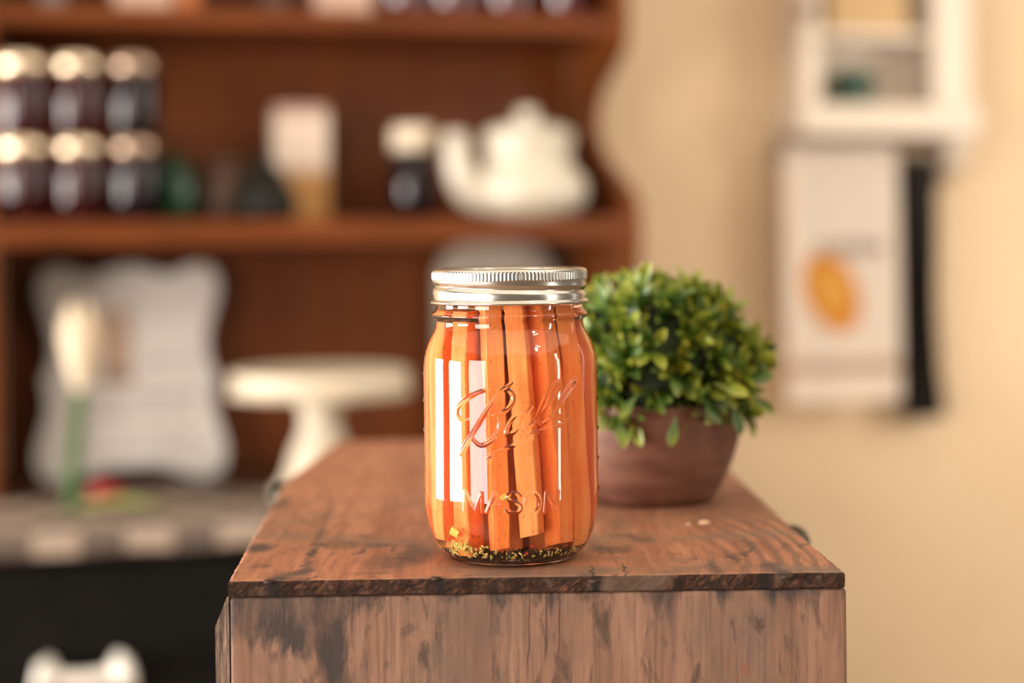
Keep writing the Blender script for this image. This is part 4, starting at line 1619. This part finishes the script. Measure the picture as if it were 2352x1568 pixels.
# carrot sticks: bottom and top centres in jar millimetres (x right, y towards the back), end heights, widths
sticks = [
    # front row, left to right
    (-24.5, -6.0, -24.0, -2.0, 12, 110, 9.6, 10.0, 20, 'leftmost of the front row'),
    (-17.0, -18.5, -17.5, -15.5, 6.6, 112, 9.6, 8.6, 42, 'second from left in the front row'),
    (-5.0, -25.6, -8.2, -21.8, 9.5, 119, 7.6, 9.0, 8, 'third from left in the front row'),
    (8.0, -24.4, 2.0, -21.8, 15.0, 119, 8.4, 9.4, -10, 'in the middle of the front row, leaning left'),
    (19.0, -17.8, 11.6, -18.0, 10.0, 116, 9.8, 9.0, -38, 'third from right in the front row, leaning left'),
    (26.0, -5.6, 20.6, -10.4, 8.0, 114, 9.6, 9.6, -62, 'second from right in the front row'),
    (26.0, 6.8, 24.0, 4.0, 14, 112, 9.4, 9.8, -85, 'rightmost of the front row'),
    # inner and back rows
    (-13.0, -5.0, -12.6, -3.0, 10, 108, 9.6, 9.6, 10, 'in the left middle of the jar'),
    (-1.0, -10.8, -2.0, -10.0, 8, 112, 9.8, 9.8, 4, 'behind the middle front sticks'),
    (11.5, -6.0, 10.0, -5.2, 8, 110, 9.8, 9.8, -6, 'in the right middle of the jar'),
    (-23.8, 8.6, -22.0, 9.4, 12, 110, 9.6, 9.6, 70, 'at the far left of the back row'),
    (-12.5, 9.0, -11.0, 9.0, 8, 108, 9.8, 9.8, 12, 'in the left of the back row'),
    (0.0, 4.0, 0.0, 4.0, 8, 111, 9.8, 9.8, 0, 'at the very centre of the bundle'),
    (13.4, 8.4, 11.6, 8.0, 8, 109, 9.8, 9.8, -9, 'in the right of the back row'),
    (-10.0, 22.6, -9.0, 21.0, 10, 110, 9.8, 9.6, 24, 'at the rear left against the glass'),
    (3.6, 20.0, 3.0, 20.0, 8, 110, 9.8, 9.8, -8, 'at the rear middle against the glass'),
    (17.0, 19.2, 15.5, 17.8, 10, 108, 9.8, 9.6, -42, 'at the rear right against the glass'),
]
for si, (bx, by, tx, ty, z0, z1, wx, wy, rot, where) in enumerate(sticks):
    rg = random.Random(50 + si)
    bm = bmesh.new()
    N = 9
    rows_ = []
    bow = rg.uniform(-0.7, 0.7)
    for i in range(N + 1):
        s = i / N
        cxp = bx + (tx - bx) * s + bow * math.sin(math.pi * s) * math.cos(R(rot))
        cyp = by + (ty - by) * s + bow * math.sin(math.pi * s) * math.sin(R(rot))
        z = z0 + (z1 - z0) * s
        tw_ = R(rot + rg.uniform(-1.5, 1.5) + 5 * (s - 0.5))
        kx, ky = wx / 2 * rg.uniform(0.95, 1.04), wy / 2 * rg.uniform(0.95, 1.04)
        if i == 0:
            kx *= 0.97
            ky *= 0.97
        cc = 0.88
        sec = [(-kx, -ky * cc), (-kx * cc, -ky), (kx * cc, -ky), (kx, -ky * cc), (kx, ky * cc), (kx * cc, ky), (-kx * cc, ky), (-kx, ky * cc)]
        row = []
        for (p, q) in sec:
            x = cxp + p * math.cos(tw_) - q * math.sin(tw_)
            y = cyp + p * math.sin(tw_) + q * math.cos(tw_)
            lim = inner_r(z) - 0.35
            rad = math.hypot(x, y)
            if rad > lim:
                x, y = x * lim / rad, y * lim / rad
            row.append(bm.verts.new((x * mm, y * mm, (z + (0.9 * (p / 5) if i in (0, N) else 0)) * mm)))
        rows_.append(row)
    for i in range(N):
        for k in range(8):
            bm.faces.new((rows_[i][k], rows_[i][(k + 1) % 8], rows_[i + 1][(k + 1) % 8], rows_[i + 1][k]))
    bm.faces.new(rows_[0][::-1])
    bm.faces.new(rows_[-1])
    o = from_bm('carrot_stick', bm, M['carrot'], None, False, jar.location)
    tag(o, f'orange carrot stick in the jar, {where}', 'carrot', 'carrot sticks in the jar')


# spices at the bottom and floating in the brine
def chips(name, n, fn, mat, label, cat, kind='stuff', seed=1):
    rg = random.Random(seed)
    bm = bmesh.new()
    for _ in range(n):
        fn(bm, rg)
    o = from_bm(name, bm, mat, None, False, jar.location)
    tag(o, label, cat, kind=kind)
    return o


def chip(bm, rg, c, sx, sy, sz):
    r_ = bmesh.ops.create_cube(bm, size=1.0)
    rot = Matrix.Rotation(rg.uniform(0, 6.28), 3, 'Z') @ Matrix.Rotation(rg.uniform(-1.2, 1.2), 3, 'X') @ Matrix.Rotation(rg.uniform(-1, 1), 3, 'Y')
    for v in r_['verts']:
        co = Vector((v.co.x * sx * rg.uniform(0.6, 1.2), v.co.y * sy * rg.uniform(0.6, 1.2), v.co.z * sz * rg.uniform(0.6, 1.2)))
        v.co = (rot @ co + Vector(c)) * mm


def f_dill(bm, rg):
    if rg.random() < 0.45:
        z = 5.5 + rg.random() ** 2 * 16
    else:
        z = rg.uniform(8, 112)
    a = rg.gauss(0, 0.75)
    rad = inner_r(z - 1) - rg.uniform(1.7, 2.1)
    chip(bm, rg, (rad * math.sin(a), -rad * math.cos(a), max(6.2, z)), 0.13, 0.13, rg.uniform(0.6, 2.2))


def f_seed(bm, rg):
    a = rg.uniform(-1.25, 1.35)
    z = 5.8 + rg.random() ** 1.5 * 2.8
    rad = inner_r(z) - rg.uniform(1.0, 1.8)
    chip(bm, rg, (rad * math.sin(a), -rad * math.cos(a), z), rg.uniform(0.5, 1.1), 0.5, rg.uniform(0.6, 1.7))


def f_seed_left(bm, rg):
    a = rg.gauss(-0.72, 0.16)
    z = 6.0 + rg.random() * 6.5
    rad = inner_r(z) - rg.uniform(0.9, 1.9)
    chip(bm, rg, (rad * math.sin(a), -rad * math.cos(a), z), rg.uniform(0.8, 2.0), 0.8, rg.uniform(0.8, 2.2))


def f_sed(bm, rg):
    a = rg.uniform(0, 6.283)
    q = math.sqrt(rg.random())
    z = 5.0 + rg.random() ** 1.5 * 3.6
    rad = min(31.0, inner_r(z - 0.6) - 1.4) * q
    chip(bm, rg, (rad * math.sin(a), -rad * math.cos(a), z), rg.uniform(0.8, 2.4), 0.5, rg.uniform(0.4, 0.9))


def f_seed_all(bm, rg):
    f_seed(bm, rg) if rg.random() < 0.72 else f_seed_left(bm, rg)


chips('dill_flecks', 280, f_dill, M['dill'], 'tiny dark dill flecks floating in the jar', 'dill', seed=4)
chips('dill_sediment', 1700, f_sed, M['sediment'], 'dark olive layer of settled dill on the jar bottom', 'dill', seed=6)
chips('minced_garlic', 120, f_seed_all, M['seed'], 'pale minced garlic and seeds settled on the jar bottom', 'garlic', seed=5)
gl = [(1022, 1222, 3.0, 'large diamond-shaped yellow garlic piece at lower left in the jar'), (1042, 1258, 2.8, 'yellow garlic piece in the seeds at lower left of the jar'),
      (1157, 1146, 2.2, 'small yellow garlic piece between the letters on the jar'), (1027, 1250, 2.2, 'small yellow garlic chip under the diamond-shaped piece in the jar')]
for gi, (px, py, sz_, lab) in enumerate(gl):
    a, z = cyl_hit(px, py)
    a *= 0.96
    z = max(6.5, z)
    rad = inner_r(z) - sz_ * 0.55 - 0.4
    bm = bmesh.new()
    chip(bm, random.Random(20 + gi), (rad * math.sin(a), -rad * math.cos(a), z), sz_ * 1.3, sz_ * 0.6, sz_ * 1.6)
    bmesh.ops.bevel(bm, geom=bm.edges[:], offset=0.0002, segments=1, affect='EDGES')
    o = from_bm('garlic_piece', bm, M['garlic'], None, False, jar.location)
    tag(o, lab, 'garlic', 'garlic pieces in the brine')
cl = [(1026, 1243, 'red chili flake beside the garlic at lower left of the jar'), (1082, 1234, 'red chili flake on the left carrot end in the jar'), (1212, 1275, 'largest red chili flake on the jar bottom'),
      (1226, 1257, 'red chili flake above the seeds, right of centre in the jar'), (1072, 773, 'red chili flake at the jar shoulder')]
for gi, (px, py, lab) in enumerate(cl):
    a, z = cyl_hit(px, py)
    z = max(6.0, z)
    rad = inner_r(z) - 1.2
    a = math.asin(max(-1, min(1, math.sin(a) * 39.8 / (rad + 3)))) if z < 22 else a
    bm = bmesh.new()
    chip(bm, random.Random(60 + gi), (rad * math.sin(a), -rad * math.cos(a), z), 1.9, 0.5, 1.4)
    o = from_bm('chili_flake', bm, M['chili'], None, False, jar.location)
    tag(o, lab, 'chili', 'chili flakes in the brine')

# ================================================================== potted plant
PX, PY = 0.0765, 0.966
plant = thing('potted_plant', 'round green leafy potted plant in a brown bowl behind the jar', 'plant', (PX, PY, TOP + 0.0002))
bp = [(0, 0.001), (24, 0.0), (30.5, 0.2), (33.0, 1.2), (36.5, 5.0), (42.0, 15.0), (46.5, 27.0), (49.5, 39.0), (51.3, 50.0), (51.7, 54.0), (51.2, 55.4), (50.2, 55.6), (49.0, 54.8), (48.5, 50), (47.0, 46), (0, 45.5)]
bc = [(0, 0.2)] + [tuple(p) for p in catmull(bp[1:-1], 4)] + [(0, 45.5)]
pot = lathe('bowl', [(r * mm, max(0, z) * mm) for r, z in bc], M['bowl'], plant, 72)
tag(pot, 'rounded brown wooden bowl')
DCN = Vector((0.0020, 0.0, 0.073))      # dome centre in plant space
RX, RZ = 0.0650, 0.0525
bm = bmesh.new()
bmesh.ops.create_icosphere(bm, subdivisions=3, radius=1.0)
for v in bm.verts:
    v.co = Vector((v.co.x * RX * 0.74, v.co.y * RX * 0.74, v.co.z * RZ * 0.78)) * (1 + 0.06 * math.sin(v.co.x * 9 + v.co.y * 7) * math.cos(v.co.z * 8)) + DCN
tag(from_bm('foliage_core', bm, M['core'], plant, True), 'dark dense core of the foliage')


def leaf_mesh(name, curl, fold, wid):
    """a spoon-shaped leaf of length 1 along +y, facing +z"""
    bm = bmesh.new()
    uvl = bm.loops.layers.uv.new('UVMap')
    prof_ = [(0.0, 0.05), (0.18, 0.12), (0.42, 0.34), (0.66, 0.50), (0.86, 0.40), (0.97, 0.16)]
    rows_ = []
    for (s, w) in prof_:
        z = -curl * s * s
        rows_.append([bm.verts.new((-w * wid, s, z + fold * w)), bm.verts.new((0, s + (0.03 if s > 0.9 else 0), z)), bm.verts.new((w * wid, s, z + fold * w))])
    for i in range(len(rows_) - 1):
        for k in range(2):
            bm.faces.new((rows_[i][k], rows_[i][k + 1], rows_[i + 1][k + 1], rows_[i + 1][k]))
    for f in bm.faces:
        for lp in f.loops:
            lp[uvl].uv = (lp.vert.co.x / wid + 0.5, min(1, max(0, lp.vert.co.y)))
    bmesh.ops.recalc_face_normals(bm, faces=bm.faces)
    me = bpy.data.meshes.new(name)
    bm.to_mesh(me)
    bm.free()
    me.materials.append(M['leaf'])
    me.polygons.foreach_set('use_smooth', [True] * len(me.polygons))
    return me


leaf_meshes = [leaf_mesh('leaf', c, f, w) for c, f, w in ((0.10, 0.22, 0.35), (0.22, 0.30, 0.31), (-0.06, 0.20, 0.38), (0.32, 0.16, 0.35), (0.05, 0.34, 0.30))]
rg = random.Random(11)
leaves = []
NS = 178
for i in range(NS):
    y = 1 - 1.50 * (i + 0.5) / NS           # from the pole down to about -30 degrees
    a = i * 2.399963 + rg.uniform(-0.25, 0.25)
    q = math.sqrt(max(0, 1 - y * y))
    nrm = Vector((q * math.cos(a), q * math.sin(a), y))
    nrm = (nrm + Vector((rg.uniform(-1, 1), rg.uniform(-1, 1), rg.uniform(-1, 1))) * 0.14).normalized()
    swell = rg.uniform(0.80, 1.06)
    basep = Vector((nrm.x * RX, nrm.y * RX, nrm.z * RZ)) * (0.76 * swell) + DCN
    if basep.z < 0.050:
        basep.z = 0.050 + rg.uniform(0, 0.004)
    tang = nrm.cross(Vector((0, 0, 1)))
    if tang.length < 0.05:
        tang = Vector((1, 0, 0))
    tang.normalize()
    bit = nrm.cross(tang)
    nl = rg.randint(6, 8)
    off = rg.uniform(0, 6.28)
    for k in range(nl):
        an = off + k * 2.4
        spread = 0.25 + 0.75 * (k / nl)
        d = (nrm * 1.0 + (tang * math.cos(an) + bit * math.sin(an)) * spread * 0.98).normalized()
        d = (d + Vector((0, 0, 0.10 if nrm.z > 0 else -0.12))).normalized()
        L_ = rg.uniform(0.0145, 0.0210) * (1.0 - 0.18 * (k == 0))
        face = (nrm - d * nrm.dot(d))
        if face.length < 0.1:
            face = bit - d * bit.dot(d)
        face.normalize()
        face = (face + d.cross(face) * rg.uniform(-0.6, 0.6)).normalized()
        xa = d.cross(face).normalized()
        face = xa.cross(d).normalized()
        m4 = Matrix(((xa.x * L_, d.x * L_, face.x * L_, basep.x), (xa.y * L_, d.y * L_, face.y * L_, basep.y), (xa.z * L_, d.z * L_, face.z * L_, basep.z), (0, 0, 0, 1)))
        pos = basep + d * L_
        leaves.append((m4, leaf_meshes[rg.randrange(5)], pos, nrm))
# a few long drooping leaves over the rim and some standing out of the outline
for (px, py, dx, dy, L_, Yd) in ((1552, 955, -10, 60, 0.0165, 0.912), (1422, 955, 2, 60, 0.0145, 0.915), (1465, 905, -40, 50, 0.0165, 0.910), (1610, 915, 50, 60, 0.017, 0.914),
                                 (1680, 930, 22, 62, 0.0165, 0.925), (1725, 905, 58, 50, 0.0165, 0.95), (1752, 820, 24, -24, 0.012, 0.955), (1470, 665, 18, -58, 0.0165, 0.935),
                                 (1640, 880, 70, 22, 0.019, 0.912), (1700, 880, 80, -20, 0.018, 0.925), (1655, 690, -6, -30, 0.014, 0.955)):
    p0 = at(px, py, Yd) - plant.location
    p1 = at(px + dx, py + dy, Yd - 0.006) - plant.location
    d = (p1 - p0).normalized()
    face = Vector((0, -1, 0.25))
    face = (face - d * face.dot(d)).normalized()
    xa = d.cross(face).normalized()
    m4 = Matrix(((xa.x * L_, d.x * L_, face.x * L_, p0.x), (xa.y * L_, d.y * L_, face.y * L_, p0.y), (xa.z * L_, d.z * L_, face.z * L_, p0.z), (0, 0, 0, 1)))
    leaves.append((m4, leaf_meshes[0], p1 + Vector((0, -0.05, 0)), Vector((0, -1, 0))))
leaves.sort(key=lambda q: q[2].y - 0.25 * q[2].z)
for m4, me, pos, nrm in leaves[:300]:
    o = bpy.data.objects.new('leaf', me)
    COL.objects.link(o)
    o.parent = plant
    o.matrix_local = m4
vv, ff, uu = [], [], []
for m4, me, pos, nrm in leaves[300:]:
    b0 = len(vv)
    for v in me.vertices:
        vv.append(m4 @ v.co)
    uvd = me.uv_layers[0].data
    for p in me.polygons:
        ff.append([b0 + i for i in p.vertices])
        uu += [tuple(uvd[li].uv) for li in p.loop_indices]
me = bpy.data.meshes.new('back_foliage')
me.from_pydata([tuple(v) for v in vv], [], ff)
ul = me.uv_layers.new(name='UVMap')
for i, q in enumerate(uu):
    ul.data[i].uv = q
o = link('back_foliage', me, M['leafmass'], plant, True)
tag(o, 'small leaves on the far side of the plant', kind='stuff')

# ================================================================== crumbs on the crate
for px, py, w, lab in ((1618, 1206, 0.0028, 'larger pale crumb on the crate top in front of the bowl'), (1581, 1206, 0.0013, 'tiny pale crumb on the crate top left of the larger crumb')):
    sx, sz = ray(px, py)
    Y = (CZ - TOP) / -sz
    bm = bmesh.new()
    bmesh.ops.create_icosphere(bm, subdivisions=2, radius=1.0)
    for v in bm.verts:
        k = 1 + 0.25 * math.sin(v.co.x * 4 + v.co.y * 3) * math.cos(v.co.z * 5)
        v.co = Vector((v.co.x * w * k, v.co.y * w * 0.6 * k, v.co.z * w * 0.42 * k))
    zmin = min(v.co.z for v in bm.verts)
    o = from_bm('crumb', bm, M['crumb'], None, True, (sx * Y, Y, TOP - zmin))
    tag(o, lab, 'crumb', 'pale crumbs on the crate')
